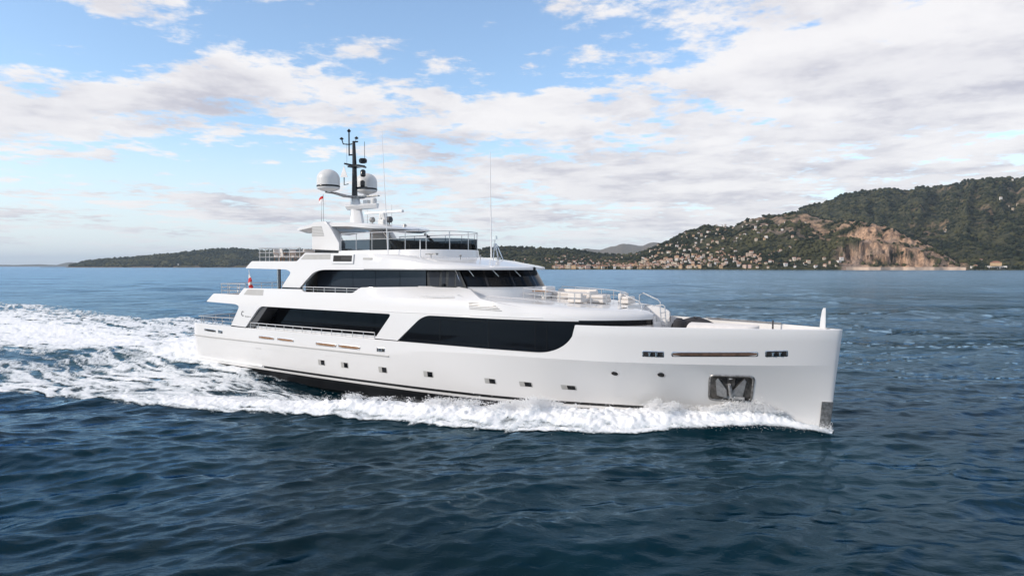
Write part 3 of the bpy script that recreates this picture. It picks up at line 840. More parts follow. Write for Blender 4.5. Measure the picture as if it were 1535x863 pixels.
def right_slope():
    x, q = rnd.choice([(1497, 700), (1515, 720), (1530, 690), (1410, 640), (1418, 620), (1268, 380), (1280, 385), (1290, 360), (1505, 1280), (1520, 1300), (1480, 1260), (1462, 60), (1475, 90), (1460, 45)])
    return x + rnd.uniform(-7, 7), S_(x) + q + rnd.uniform(-25, 25)
def headl():
    x = rnd.uniform(125, 420); return x, 3680 + 330 * rnd.random()
scatter(66, seafront, ['block', 'block', 'tall', 'apartment', 'block'], ['peach', 'ochre', 'cream', 'pink', 'cream'], 'on the seafront of the town', 'houses along the seafront', land)
scatter(94, slope, ['villa', 'cottage', 'villa', 'flat', 'block'], ['cream', 'white', 'peach', 'white'], 'on the wooded slope above the town', 'houses on the slope above the town', land)
scatter(26, upper, ['villa', 'cottage'], ['white', 'cream'], 'high on the hillside under the ridge', 'villas high on the hillside', land)
scatter(52, centre, ['villa', 'cottage', 'villa', 'flat'], ['white', 'cream', 'white'], 'on the low hill behind the yacht bow', 'villas on the low centre hill', land)
scatter(18, under_cliff, ['villa', 'cottage', 'block'], ['cream', 'peach', 'white'], 'by the shore left of the cliff', 'houses by the shore left of the cliff', land)
scatter(22, right_slope, ['villa', 'flat', 'villa'], ['white', 'cream'], 'on the slopes right of the cliff', 'villas on the slopes right of the cliff', land)
scatter(22, headl, ['flat', 'villa'], ['white', 'cream'], 'among the pines of the left headland', 'villas on the left headland', land_l)
# the rest of the town: hundreds of still smaller roofs, one mass
mb = MB(); rt = random.Random(5)
cols_ = [HM[k_] for k_ in ('cream', 'white', 'peach', 'cream', 'ochre')] + [M['tiles']]
for i in range(520):
    if i < 260: x, Yd = rt.uniform(828, 1140), None; Yd = S_(x) + rt.uniform(6, 90)
    elif i < 390: x = min(max(rt.gauss(1035, 85), 835), 1255); Yd = S_(x) + 20 + 420 * rt.random() ** 1.7
    else: x = rt.gauss(868, 34); Yd = S_(x) + rt.uniform(40, 500)
    z = float(land(np.array([x]), np.array([Yd]))[0])
    if z < 1 or rockiness(np.array([x]), np.array([Yd]), np.array([z]))[0] > .4: continue
    X = Yd * (x - 767.5) / FP; w, d, h = rt.uniform(2.6, 5.5), rt.uniform(2.6, 4.2), rt.uniform(2.6, 5.2)
    mb.box((X - w / 2, Yd - d / 2, z - 4), (X + w / 2, Yd + d / 2, z + h), rt.choice([0, 0, 1, 1, 2, 3, 4]))
    mb.add([(X - w / 2 - .3, Yd - d / 2 - .3, z + h), (X + w / 2 + .3, Yd - d / 2 - .3, z + h), (X + w / 2 + .3, Yd + d / 2 + .3, z + h), (X - w / 2 - .3, Yd + d / 2 + .3, z + h), (X - w * .2, Yd, z + h + 1.1), (X + w * .2, Yd, z + h + 1.1)],
           [(0, 1, 5, 4), (1, 2, 5), (2, 3, 4, 5), (3, 0, 4)], 5)
tw = mb.build('far_houses', cols_, None, angle=0, flip=False, merge=False)
tag(tw, 'mass of tiny far houses filling the town and its wooded slope', 'houses', None, 'stuff')
# the pale villa with an arcaded sea wall at the right of the cliff, and the large white house on the headland
X = (S_(1494) + 12) * (1494 - 767.5) / FP
vl = thing('seaside_villa', 'ochre villa on a pale arcaded sea wall at the foot of the right hill', 'villa', (X, S_(1494) + 14, 1.5), -.55)
mb = MB(); mb.box((-16, -6, -3), (16, 4, 6)); mb.build('sea_wall', HM['white'], vl, angle=0)
for i in range(7):
    mb = MB(); mb.prism([(-14 + i * 4, .5), (-11.4 + i * 4, .5), (-11.4 + i * 4, 3.2), (-12.7 + i * 4, 4.3), (-14 + i * 4, 3.2)], 6.03, 5.9); mb.build('arch', M['hwin'], vl, angle=0)
mb = MB(); mb.box((-9, -3, 6), (8, 7, 12)); mb.build('house_wall', HM['ochre'], vl, angle=0)
mb = MB(); mb.add([(-9.6, -3.6, 12), (8.6, -3.6, 12), (8.6, 7.6, 12), (-9.6, 7.6, 12), (-4, 2, 14.6), (3, 2, 14.6)], [(0, 1, 5, 4), (1, 2, 5), (2, 3, 4, 5), (3, 0, 4), (3, 2, 1, 0)]); mb.build('roof', M['tiles'], vl, angle=0)
zz_ = float(land_l(np.array([268.]), np.array([3672.]))[0])
place_house('apartment', 'white', 3672 * (268 - 767.5) / FP, 3672, max(zz_, 4), .12, 'large white house at the water edge of the left headland', None)
# sea wall and road below the cliff
mb = MB()
xs = np.linspace(1268, 1448, 70)
for x0, x1 in zip(xs, xs[1:]):
    a, b_ = S_(x0) - 3, S_(x1) - 3
    P = lambda x, Yd, z: (Yd * (x - 767.5) / FP, Yd, z)
    mb.loft([[P(x0, a, -2), P(x0, a, 5.2), P(x0, a + 7, 5.4)], [P(x1, b_, -2), P(x1, b_, 5.2), P(x1, b_ + 7, 5.4)]])
swl = mb.build('sea_wall', HM['peach'], None, flip=False)
tag(swl, 'long pale sea wall carrying the coast road below the cliff', 'sea wall')
# ================================================================== THE YACHT
yacht = thing('motor_yacht', 'large white three deck motor yacht with dark windows cruising through foam', 'yacht', (OX, OY, 0), -TH)

SE = 21.72
_bd = ([-21.2, -20.7, -20, -18, -12, -6, 0, 6, 8, 10, 12, 14, 16, 18, 19.5, 20.5, 21.1, 21.5, 21.66, 21.72],
       [3.78, 3.98, 4.08, 4.2, 4.42, 4.52, 4.55, 4.55, 4.52, 4.42, 4.12, 3.58, 2.88, 2.08, 1.40, 0.90, 0.56, 0.28, 0.13, 0.0])
_bk = ([-21.2, -20.7, -20, -18, -12, -6, 0, 5, 9, 12, 14, 16, 18, 19.5, 20.5, 21.1, 21.5, 21.66, 21.72],
       [3.74, 3.94, 4.04, 4.16, 4.38, 4.48, 4.52, 4.52, 4.42, 4.06, 3.52, 2.82, 2.02, 1.34, 0.84, 0.50, 0.24, 0.11, 0.0])
_wl = ([-21.2, -20.7, -20, -12, -5, 0, 4.5, 8.4, 11.5, 14, 17, 19.5, 21, 21.6, 21.72],
       [3.6, 3.75, 3.82, 4.08, 4.25, 4.2, 3.98, 3.4, 2.55, 1.78, 0.98, 0.44, 0.14, 0.04, 0.0])
_zk = ([-22, -1, 2, 5, 9, 12, 15, 18, 21.8], [1.97, 2.15, 2.45, 2.57, 2.64, 2.66, 2.68, 2.71, 2.78])
def sm(xs, ys):
    """monotone-ish smooth interpolation"""
    xs = np.array(xs, float); ys = np.array(ys, float)
    d = np.diff(ys) / np.diff(xs)
    m = np.zeros(len(xs)); m[0] = d[0]; m[-1] = d[-1]
    for i in range(1, len(xs) - 1):
        m[i] = 0 if d[i - 1] * d[i] <= 0 else 2 / (1 / d[i - 1] + 1 / d[i])
    def f(x):
        x = min(max(x, xs[0]), xs[-1])
        i = min(max(int(np.searchsorted(xs, x)) - 1, 0), len(xs) - 2)
        h = xs[i + 1] - xs[i]; t = (x - xs[i]) / h
        return float((2 * t**3 - 3 * t**2 + 1) * ys[i] + (t**3 - 2 * t**2 + t) * h * m[i] + (-2 * t**3 + 3 * t**2) * ys[i + 1] + (t**3 - t**2) * h * m[i + 1])
    return f
bd = sm(*_bd); bk = sm(*_bk); wl = sm(*_wl); zk = sm(*_zk)
def stem_u(z): return 21.25 + 0.47 * min(max(z, -1.5), 4.4) / 4.3
def row_u(s, z): return s if s < 14 else 14 + (s - 14) * (stem_u(z) - 14) / (SE - 14)
def hw_s(s, z):
    """hull half-beam at station s"""
    k = zk(s)
    if z <= 0.35: return wl(s) * float(np.interp(z, [-1.6, -1.2, -0.5, 0.35], [0.25, 0.72, 0.93, 1.0]))
    if z < k: return wl(s) + (bk(s) - wl(s)) * (z - 0.35) / (k - 0.35)
    return bk(s) + (bd(s) - bk(s)) * (z - k) / (4.27 - k)
def hw(u, z):
    s = u if u < 14 else 14 + (u - 14) * (SE - 14) / (stem_u(z) - 14)
    return hw_s(min(s, SE), z)
def ztop(u):
    if u < 8.95: return 2.87
    if u < 11.1:
        t = (u - 8.95) / 2.15
        return 2.87 + 1.40 * (1 - math.sqrt(max(0, 1 - t**2.1))) if t < 1 else 4.27
    return 4.27 + 0.03 * (u - 11.1) / 10
ST = list(np.linspace(-20, 8.5, 58)) + list(np.linspace(8.95, 11.1, 16)) + list(np.linspace(11.5, 20, 26)) + list(np.linspace(20.25, 21.4, 8)) + [21.5, 21.58, 21.64, 21.69, 21.72]
ST = [-21.2, -21.1, -20.9, -20.6, -20.3] + ST

def hull():
    mb = MB()
    zrows = [-1.6, -1.2, -0.5, 0.14, 0.28, 0.42, 0.8, 1.2, 1.6]
    for side in (1, -1):
        rings = []
        for s in ST:
            k = zk(s); zt = ztop(s)
            zz = zrows + [k - 0.5, k - 0.2, k] + [k + (zt - k) * t for t in (0.33, 0.66, 0.97, 1.0)]
            ring = [(row_u(s, zz[0]), 0, zz[0])]
            for i, z in enumerate(zz):
                w = hw_s(s, z)
                if i == len(zz) - 1: w -= min(0.02, w)
                ring.append((row_u(s, z), side * w, z))
            ring.append((row_u(s, zt), side * max(0, hw_s(s, zt) - 0.05), zt + 0.01))
            th = 0.17
            ui = row_u(s, zt) - (0.2 if s > 21 else 0)
            ring.append((ui, side * max(0, hw_s(s, zt) - th), zt + 0.01))
            ring.append((ui, side * max(0, hw_s(s, zt) - th - 0.01), zt - 0.04))
            zi = max(1.8, zt - 0.95)
            ring.append((ui, side * max(0, min(hw_s(s, zi), hw_s(s, zt)) - th - 0.03), zi))
            rings.append(ring)
        n = len(rings[0])
        for a, b in zip(rings, rings[1:]):
            um = 0.5 * (a[3][0] + b[3][0])
            for j in range(n - 1):
                zm = 0.25 * (a[j][2] + a[j + 1][2] + b[j][2] + b[j + 1][2])
                mi = 0
                if j < 4 and um < 14.5: mi = 1
                elif j == 5 and -12.6 < um < 13.4: mi = 1
                mb.add([a[j], b[j], b[j + 1], a[j + 1]], [(0, 1, 2, 3)], mi)
        # transom
        mb.add(rings[0] + [(rings[0][0][0], 0, rings[0][-1][2])], [tuple(range(len(rings[0]) + 1))], 0)
    o = mb.build('hull', [M['gel'], M['black']], yacht, angle=26)
    sharp = set()
    for s in ST:
        if s > 0.5: sharp.add((round(row_u(s, zk(s)), 2), round(zk(s), 2)))
    me = o.data
    for e in me.edges:
        a, b_ = me.vertices[e.vertices[0]].co, me.vertices[e.vertices[1]].co
        if (round(a.x, 2), round(a.z, 2)) in sharp and (round(b_.x, 2), round(b_.z, 2)) in sharp: e.use_edge_sharp = True
    return o
hull_o = hull()

# rub rails, spray line at the stern and bulwark cap
mb = MB()
for side in (1, -1):
    us = np.linspace(-21.0, -0.6, 50)
    mb.loft([[(u, side * (hw(u, 1.97) - .02), 1.95), (u, side * (hw(u, 1.97) + .05), 1.955), (u, side * (hw(u, 1.97) + .05), 2.005), (u, side * (hw(u, 1.97) - .02), 2.02)] for u in us], closed=True, cap=True)
mb.build('rub_rail', M['grey'], yacht)
mb = MB()
for side in (1, -1):
    us = np.linspace(-21.0, -12.6, 20)
    mb.loft([[(u, side * (hw(u, .4) - .02), .36), (u, side * (hw(u, .4) + .07), .37), (u, side * (hw(u, .4) + .05), .44), (u, side * (hw(u, .4) - .02), .50)] for u in us], closed=True, cap=True)
mb.build('spray_rail', M['white'], yacht)

# steel stem guard
mb = MB()
rings = []
for side in (1, -1):
    for s in [21.28, 21.36, 21.45, 21.55, 21.64, 21.69, 21.72][::side]:
        if side == -1 and s == 21.72: continue
        rings.append([(row_u(s, z) + .03, side * (hw_s(s, z) + .035), z) for z in (-0.5, 0.0, 0.5, 1.08, 1.18)])
mb.loft(rings)
rings2 = [[(p[0] - .05, p[1] * .55, p[2]) for p in r] for r in rings]
mb.loft(rings2)
for a, b, c, d in zip(rings, rings[1:], rings2, rings2[1:]):
    mb.add([a[-1], b[-1], d[-1], c[-1]], [(0, 1, 2, 3)])
mb.build('stem_guard', M['dsteel'], yacht)

# portholes: recessed boxes with a pale cheek and dark glass
for (u, z, ww, hh) in [(-6.42, 1.16, .62, .34), (-4.35, 1.17, .62, .34), (-1.22, 1.16, .66, .34), (2.13, 1.20, .66, .33), (6.1, 1.18, .66, .28), (8.1, 1.18, .70, .26), (10.3, 1.18, .74, .24)]:
    mb = MB()
    f = lambda u_, z_: hw(u_, z_)
    # frame
    for sgn in (1,):
        o1 = fillet([(u - ww / 2, z - hh / 2, .04), (u + ww / 2, z - hh / 2, .04), (u + ww / 2, z + hh / 2, .04), (u - ww / 2, z + hh / 2, .04)], 4)
        o2 = [(u + (p[0] - u) * .93, z + (p[1] - z) * .88) for p in o1]
        k = len(o1)
        mb.add([(p[0], f(*p) + .008, p[1]) for p in o1] + [(p[0], f(*p) + .012, p[1]) for p in o2], [(i, (i + 1) % k, k + (i + 1) % k, k + i) for i in range(k)])
    fr = mb.build('porthole', M['grey'], yacht)
    mg = MB()
    mg.add([(p[0], f(*p) + .010, p[1]) for p in o2], [tuple(range(len(o2)))])
    mg.build('porthole_cheek', M['grey'], fr)
    mg = MB()
    xa = u - ww * .08
    pl = [(xa, z - hh * .40), (u + ww * .43, z - hh * .40), (u + ww * .43, z + hh * .42), (xa, z + hh * .42)]
    mg.add([(p[0], f(*p) + .016, p[1]) for p in pl], [(0, 1, 2, 3)])
    mg.build('porthole_glass', M['glass'], fr)
# two small round openings near the bow
for (u, z) in [(12.75, 2.08), (14.75, 2.12)]:
    mb = MB(); n = 18
    ring = [(u + .19 * math.cos(a), z + .13 * math.sin(a)) for a in np.linspace(0, 2 * math.pi, n, endpoint=False)]
    ring2 = [(u + .15 * math.cos(a), z + .10 * math.sin(a)) for a in np.linspace(0, 2 * math.pi, n, endpoint=False)]
    mb.add([(p[0], hw(*p) + .01, p[1]) for p in ring] + [(p[0], hw(*p) + .02, p[1]) for p in ring2], [(i, (i + 1) % n, n + (i + 1) % n, n + i) for i in range(n)])
    fr = mb.build('round_porthole', M['steel'], yacht)
    mg = MB(); mg.add([(p[0], hw(*p) + .015, p[1]) for p in ring2], [tuple(range(n))])
    mg.build('porthole_glass', M['hole'], fr)

# openings in the bulwark: freeing slots (teak seen behind) and framed fairleads
def slot(u0, u1, z0, z1, h, name, minner, rnd=None, posts=0):
    mb = MB()
    r = rnd if rnd else h * .5
    def zc(u): return z0 + (z1 - z0) * (u - u0) / (u1 - u0)
    base = fillet([(u0, -h / 2, r), (u1, -h / 2, r), (u1, h / 2, r), (u0, h / 2, r)], 5)
    pts = []
    for a, b in zip(base, base[1:] + base[:1]):
        m_ = max(1, int(abs(b[0] - a[0]) / .4))
        for q in range(m_): pts.append((a[0] + (b[0] - a[0]) * q / m_, a[1] + (b[1] - a[1]) * q / m_))
    k = len(pts); cu = (u0 + u1) / 2
    sc = lambda p, e: (p[0] + math.copysign(e, p[0] - cu) if abs(p[0] - cu) > (u1 - u0) / 2 - r - .01 else p[0], p[1] + math.copysign(e, p[1]))
    o1 = [sc(p, .035) for p in pts]
    F = lambda p, e: (p[0], hw(p[0], zc(p[0]) + p[1]) + e, zc(p[0]) + p[1])
    mb.add([F(p, .006) for p in o1] + [F(p, .02) for p in pts] + [F(p, -.0) for p in pts],
           [(i, (i + 1) % k, k + (i + 1) % k, k + i) for i in range(k)] + [(k + i, k + (i + 1) % k, 2 * k + (i + 1) % k, 2 * k + i) for i in range(k)])
    fr = mb.build(name, M['steel'] if posts or h < .2 else M['steel'], yacht)
    mg = MB()
    # the inside, drawn as strips so it follows the curve of the hull
    us = np.linspace(u0 + .01, u1 - .01, max(3, int((u1 - u0) / .3)))
    hh = lambda u: (h / 2) * (1 if r < h * .4 else math.sqrt(max(0.02, 1 - max(0, (r - min(u - u0, u1 - u)) / r) ** 2)))
    mg.loft([[(u, hw(u, zc(u)) + .008, zc(u) - hh(u)), (u, hw(u, zc(u)) + .008, zc(u) + hh(u))] for u in us])
    mg.build('opening', minner, fr)
    if posts:
        mp = MB()
        for q in range(posts):
            u = u0 + (u1 - u0) * (q + 1) / (posts + 1)
            z = zc(u)
            mp.lathe([(.05, -h * .45), (.05, h * .1), (.085, h * .15), (.085, h * .3)], (u, hw(u, z) + .03, z), 10)
        mp.build('bollard', M['steel'], fr)
    return fr
M['mirror'] = mat('steel_strip', (0.13, 0.075, 0.05), 0.25, metal=.35, var=0.5, vscale=1.6)
slot(-19.3, -17.8, 2.47, 2.44, .13, 'stern_slot', M['hole'])
slot(-17.45, -16.95, 2.44, 2.42, .16, 'fairlead', M['hole'], .03, 2)
slot(-12.55, -10.95, 2.36, 2.34, .13, 'freeing_port', M['wood'])
slot(-10.55, -8.95, 2.35, 2.33, .13, 'freeing_port', M['wood'])
slot(-6.75, -4.95, 2.31, 2.29, .14, 'freeing_port', M['wood'])
slot(-4.70, -2.90, 2.30, 2.29, .14, 'freeing_port', M['wood'])
slot(-1.5, -0.92, 2.31, 2.32, .18, 'fairlead', M['hole'], .03, 2)
slot(14.15, 14.98, 3.10, 3.10, .20, 'fairlead', M['hole'], .03, 2)
slot(15.35, 18.65, 3.12, 3.22, .15, 'rope_slot', M['mirror'])
slot(18.98, 19.75, 3.24, 3.28, .21, 'fairlead', M['hole'], .05, 2)

# anchor pocket
M['dpocket'] = mat('pocket_steel', (0.10, 0.095, 0.09), .35, metal=.7, var=.5, vscale=4.0)
M['anchor'] = mat('anchor_grey', (0.30, 0.30, 0.30), .5, metal=.3, var=.2, vscale=5.0)
mb = MB()
au0, au1, az0, az1 = 16.66, 18.30, 1.02, 2.16
SHR = lambda p: (p[0] + .22 * (p[1] - 1.6), p[1])
o1 = fillet([(au0 - .09, az0 - .09, .25), (au1 + .09, az0 - .09, .25), (au1 + .09, az1 + .09, .25), (au0 - .09, az1 + .09, .25)], 6)
o2 = fillet([(au0, az0, .18), (au1, az0, .18), (au1, az1, .18), (au0, az1, .18)], 6)
k = len(o1)
def rg(ps, e): return [(p[0], hw(*p) + e, p[1]) for p in map(SHR, ps)]
mb.loft([rg(o1, .004), rg([((a[0] + b[0]) / 2, (a[1] + b[1]) / 2) for a, b in zip(o1, o2)], .05), rg(o2, .02), rg(o2, .006)], closed=True)
ap = mb.build('anchor_pocket', M['dsteel'], yacht)
mg = MB()
mg.add(rg(o2, .008), [tuple(range(k))])
mg.build('pocket_lining', M['dpocket'], ap)
mg = MB()
cu = (au0 + au1) / 2
for sg in (-1, 1):
    pl = [(cu + sg * .10, az0 + .12), (cu + sg * .14, az0 + .52), (cu + sg * .52, az1 - .08), (cu + sg * .60, az1 - .2), (cu + sg * .52, az0 + .2)]
    pl = [SHR(p) for p in pl]
    mg.add([(p[0], hw(*p) + .02, p[1]) for p in pl] + [(p[0], hw(*p) + (.13 if i in (0, 1) else .09), p[1]) for i, p in enumerate(pl)],
           [tuple(range(5)), tuple(range(5, 10))] + [(i, (i + 1) % 5, 5 + (i + 1) % 5, 5 + i) for i in range(5)])
mg.tube([(cu, hw(cu, az0 + .25) + .10, az0 + .25), (cu, hw(cu, az1 - .3) + .08, az1 - .35)], [.10, .07], 10)
mg.box((cu - .55, hw(cu, az0 + .15) + .0, az0 + .08), (cu + .55, hw(cu, az0 + .15) + .10, az0 + .2))
mg.build('anchor', M['anchor'], ap)
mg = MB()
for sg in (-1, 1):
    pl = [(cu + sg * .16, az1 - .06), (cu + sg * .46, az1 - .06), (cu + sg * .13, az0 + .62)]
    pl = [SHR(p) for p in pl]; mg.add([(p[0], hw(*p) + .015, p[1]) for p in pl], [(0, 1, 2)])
mg.build('pocket_painted_shadow', M['trim'], ap)  # flat black triangles painting the shade between shank and flukes

# decks
def plan_deck(name, u0, u1, z, inset, m, n=40, t=.06):
    mb = MB()
    us = np.linspace(u0, u1, n)
    mb.loft([[(u, hw(u, min(z, 4.2)) - inset, z), (u, -hw(u, min(z, 4.2)) + inset, z), (u, -hw(u, min(z, 4.2)) + inset, z - t), (u, hw(u, min(z, 4.2)) - inset, z - t)] for u in us], closed=True, cap=True)
    return mb.build(name, m, yacht)
plan_deck('main_deck', -21.0, 8.5, 1.92, .1, M['deck'])
plan_deck('fore_deck', 11.7, 21.2, 3.62, .12, M['deck'])
plan_deck('upper_deck', -18.2, 6.5, 4.73, .35, M['deck'], t=.26)

_w0 = sm([5, 7, 9, 10.2, 11.3, 12.2, 12.9, 13.4, 13.62], [4.54, 4.46, 4.28, 4.03, 3.6, 2.98, 2.32, 1.66, 1.15])
zsh = sm([3.5, 5, 8, 11.8, 12.8, 13.3, 13.6], [5.60, 5.36, 5.18, 4.97, 4.92, 4.84, 4.70])
# ---- main deck side shell: wings, pillars and the upper bulwark
def side(u, z):
    q = side0(u, z)
    if u <= 6.2: return q
    a = math.asin(min(1, max(0, (z - 4.52) / max(.1, zsh(u) - 4.52))))
    e = min(.95, .55 + .09 * (u - 5))
    c = _w0(min(u, 13.6)) - .02 - (e - .02) * (1 - math.cos(a)) + .012
    k = float(sstep(6.2, 8.5, u))
    return q * (1 - k) + min(q, c) * k
def side0(u, z): return bd(min(u, 11)) - .01 - max(0, z - 4.4) * .10 - max(0, z - 5.0) * .06 - float(sstep(-3.2, 2.2, u)) * 1.05 * max(0, (z - 5.16) / .72) ** 1.35
shell = [(-18.98, 4.49, .12), (-15.2, 4.43, .3), (-14.75, 4.30, .3), (-15.8, 2.96), (-14.06, 2.93), (-12.75, 4.1, .5), (-12.3, 4.39, .5), (-0.35, 4.36, .25), (-1.65, 2.93),
         (.10, 2.92), (1.75, 4.20, .5), (2.3, 4.39, .4), (11.0, 4.41), (11.0, 4.50), (9.0, 4.86), (7.2, 5.12), (5.6, 5.36), (4.3, 5.80), (3.4, 5.88), (2.0, 5.89), (-3.0, 5.78, .15), (-3.6, 5.44, .15), (-8.0, 5.41, .1), (-8.3, 5.57, .1),
         (-14.4, 5.53, .12), (-14.95, 5.07, .1), (-18.1, 5.08, .15)]
for sg in (1, -1):
    mb = MB(); panel(mb, fillet(shell, 6), side, .16, sg)
    mb.build('side_shell', M['gel'], yacht, angle=22)
# black gaskets below the wings
for (a, b, z0, z1) in [(-15.85, -14.0, 2.87, 2.945), (-1.7, .15, 2.86, 2.935)]:
    for sg in (1, -1):
        mb = MB(); panel(mb, [(a, z0), (b, z0), (b, z1), (a, z1)], lambda u, z: bd(u) - .05, .1, sg)
        mb.build('gasket', M['trim'], yacht)
# recessed end cheeks of the side opening
for sg in (1, -1):
    mb = MB()
    mb.prism([(-14.0, 2.9), (-13.3, 2.9), (-11.7, 4.42), (-12.6, 4.42)], sg * 3.3, sg * (bd(-13) - .14))
    mb.build('opening_cheek', M['dgrey'], yacht)
# aft edges of the upper deck and the side deck soffit
mb = MB()
mb.prism([(-18.95, 4.5), (-18.1, 5.06), (-17.9, 5.06), (-17.9, 4.48)], -4.0, 4.0)
mb.build('upper_deck_aft_coaming', M['gel'], yacht, bevel=.04)
# grey inset panels
def side_panel(name, poly, m, e=.008, f=side, t=.03):
    mb = MB(); panel(mb, fillet(poly, 4), lambda u, z: f(u, z) + e, t, 1)
    return mb.build(name, m, yacht, angle=22)
side_panel('inset_panel', [(-14.35, 5.09, .03), (-12.15, 5.09, .03), (-12.15, 5.46, .03), (-13.95, 5.46, .03)], M['grey'])

# crease lines and small fairing on the upper side
mb = MB()
us = np.linspace(-12, 8.5, 60)
for u0, u1, z0, z1 in [(-2.2, 9.3, 4.47, 4.53)]:
    us = np.linspace(u0, u1, 40)
    zf = lambda u: z0 + (z1 - z0) * (u - u0) / (u1 - u0)
    mb.loft([[(u, side(u, zf(u)) - .005, zf(u) - .012), (u, side(u, zf(u)) + .035, zf(u)), (u, side(u, zf(u)) - .005, zf(u) + .02)] for u in us], closed=True, cap=True)
mb.build('gutter_rail', M['white'], yacht)
mb = MB()
us = np.linspace(1.35, 4.25, 24)
rg_ = []
for i, u in enumerate(us):
    t = i / 23; b = .17 * (math.sin(math.pi * t) ** .6)
    z = 5.37 + .04 * t
    rg_.append([(u, side(u, z) - .02, z - .02 - b * .9), (u, side(u, z) + b, z - .03), (u, side(u, z) + b, z + .015), (u, side(u, z) - .02, z + .03)])
mb.loft(rg_, closed=True, cap=True)
mb.build('side_fairing', M['gel'], yacht, angle=40)
# engine room louvre
lv = None
for i in range(5):
    z = 5.16 - .075 * i
    mb = MB()
    a, b = 5.0 + .03 * i, 6.6 + .12 * i
    mb.loft([[(u, side(u, z - .02 * (u - 5)) - .01, z - .02 * (u - 5)), (u, side(u, z - .02 * (u - 5)) + .03, z - .015 - .02 * (u - 5)), (u, side(u, z - .02 * (u - 5)) - .01, z - .035 - .02 * (u - 5))] for u in np.linspace(a, b, 8)], closed=True, cap=True)
    if lv is None:
        lv = mb.build('hull_louvre', M['dsteel'], yacht)
    else:
        mb.build('louvre_slat', M['dsteel'], lv)
# emblem on the aft wing
mb = MB()
c = (-14.35, 3.82)
pts = [(c[0] + .13 * math.cos(a), c[1] + .15 * math.sin(a)) for a in np.linspace(.9, 5.4, 12)]
mb.tube([(p[0], side(*p) + .01, p[1]) for p in pts], .025, 5)
for i in range(4): mb.box((c[0] + .28 + i * .17, side(-14, 3.7) + .005, c[1] - .20), (c[0] + .38 + i * .17, side(-14, 3.7) + .02, c[1] - .15))
mb.build('emblem', M['dgrey'], yacht)

# ---- big forward saloon window
M['seam'] = mat('window_seam', (0.010, 0.010, 0.011), .15, spec=0.22)
def w0(u): return side(u, 4.4) if u < 5 else _w0(u)
def win(u, z): return min(bd(u) - .05, w0(min(u, 13.6)) + .0) - .015
mb = MB()
panel(mb, fillet([(.02, 2.80), (1.78, 4.22, .5), (2.35, 4.42, .4), (11.5, 4.46), (11.5, 2.8)], 6), win, .05, 1)
wd = mb.build('saloon_window', M['glass'], yacht, angle=22)
for u in (3.1, 6.3, 8.9, 9.5):
    mg = MB(); panel(mg, [(u, 2.95), (u + .05, 2.95), (u + .05, 4.28), (u, 4.28)], lambda a, b: win(a, b) + .006, .01, 1)
    mg.build('mullion', M['seam'], wd)
mg = MB(); panel(mg, [(2.2, 4.22), (10.6, 4.20), (10.6, 4.235), (2.2, 4.255)], lambda a, b: win(a, b) + .008, .01, 1)
mg.build('window_trim', M['seam'], wd)
mg = MB(); panel(mg, [(.9, 3.02), (9.0, 3.05), (9.0, 3.08), (.9, 3.05)], lambda a, b: win(a, b) + .008, .01, 1)
mg.build('window_trim', M['seam'], wd)
mb = MB(); panel(mb, fillet([(.02, 2.80), (1.78, 4.22, .5), (2.35, 4.42, .4), (11.5, 4.46), (11.5, 2.8)], 6), win, .05, -1)
mb.build('saloon_window', M['glass'], yacht, angle=22)
# black band round the front of the coachroof, and the white wall below it
for sg in (1, -1):
    us = [11.3, 11.7, 12.1, 12.5, 12.8, 13.05, 13.25, 13.4, 13.52, 13.6]
    mb = MB(); mb.loft([[(u, sg * (w0(u) - .02), 4.2), (u, sg * (w0(u) - .02), 4.47), (u, sg * (w0(u) - .15), 4.47), (u, sg * (w0(u) - .15), 4.2)] for u in us], closed=True, cap=True)
    mb.build('window_band', M['glass'], yacht)
    us = np.linspace(9.5, 13.55, 16)
    mb = MB(); mb.loft([[(u, sg * (w0(u) - .08), 3.5), (u, sg * (w0(u) - .08), 4.25), (u, sg * (w0(u) - .5), 4.25), (u, sg * (w0(u) - .5), 3.5)] for u in us], closed=True, cap=True)
    mb.build('deckhouse_wall', M['gel'], yacht)

# ---- coachroof in front of the wheelhouse
def cr_ring(u, inner):
    w = w0(u); z = zsh(u); e = min(.95, max(.25, .55 + .09 * (u - 5)))
    zb = 4.46
    r = [(u, w, zb), (u, w - .02, zb + .06)]
    top_w = max(inner + .04, w - e)
    for t in np.linspace(0.12, 1, 9):
        a = t * math.pi / 2
        r.append((u, w - .02 - (w - .02 - top_w) * (1 - math.cos(a)), zb + .06 + (z - zb - .06) * math.sin(a)))
    if inner: r += [(u, inner, z + .005), (u, inner, 3.7)]
    else:
        for q in (.75, .5, .25, 0): r.append((u, top_w * q, z + .06 * (1 - q * q)))
    return r
for sg in (1, -1):
    mb = MB()
    fl = lambda r: [(p[0], sg * p[1], p[2]) for p in r]
    mb.loft([fl(cr_ring(u, 0)) for u in np.linspace(4.0, 12.2, 30)])
    lobe = [fl(cr_ring(u, 1.0)) for u in [12.2, 12.5, 12.8, 13.05, 13.25, 13.4, 13.52, 13.6]]
    mb.loft(lobe); mb.add(lobe[-1], [tuple(range(len(lobe[-1])))])
    mb.build('coachroof', M['gel'], yacht, angle=30)
mb = MB(); mb.box((12.1, -1.05, 3.6), (12.25, 1.05, 5.05)); mb.build('stair_back', M['gel'], yacht)
for i in range(4):
    mb = MB(); mb.box((12.25 + i * .33, -.98, 3.6), (12.58 + i * .33, .98, 4.75 - i * .29)); mb.build('stair_step', M['white'], yacht)

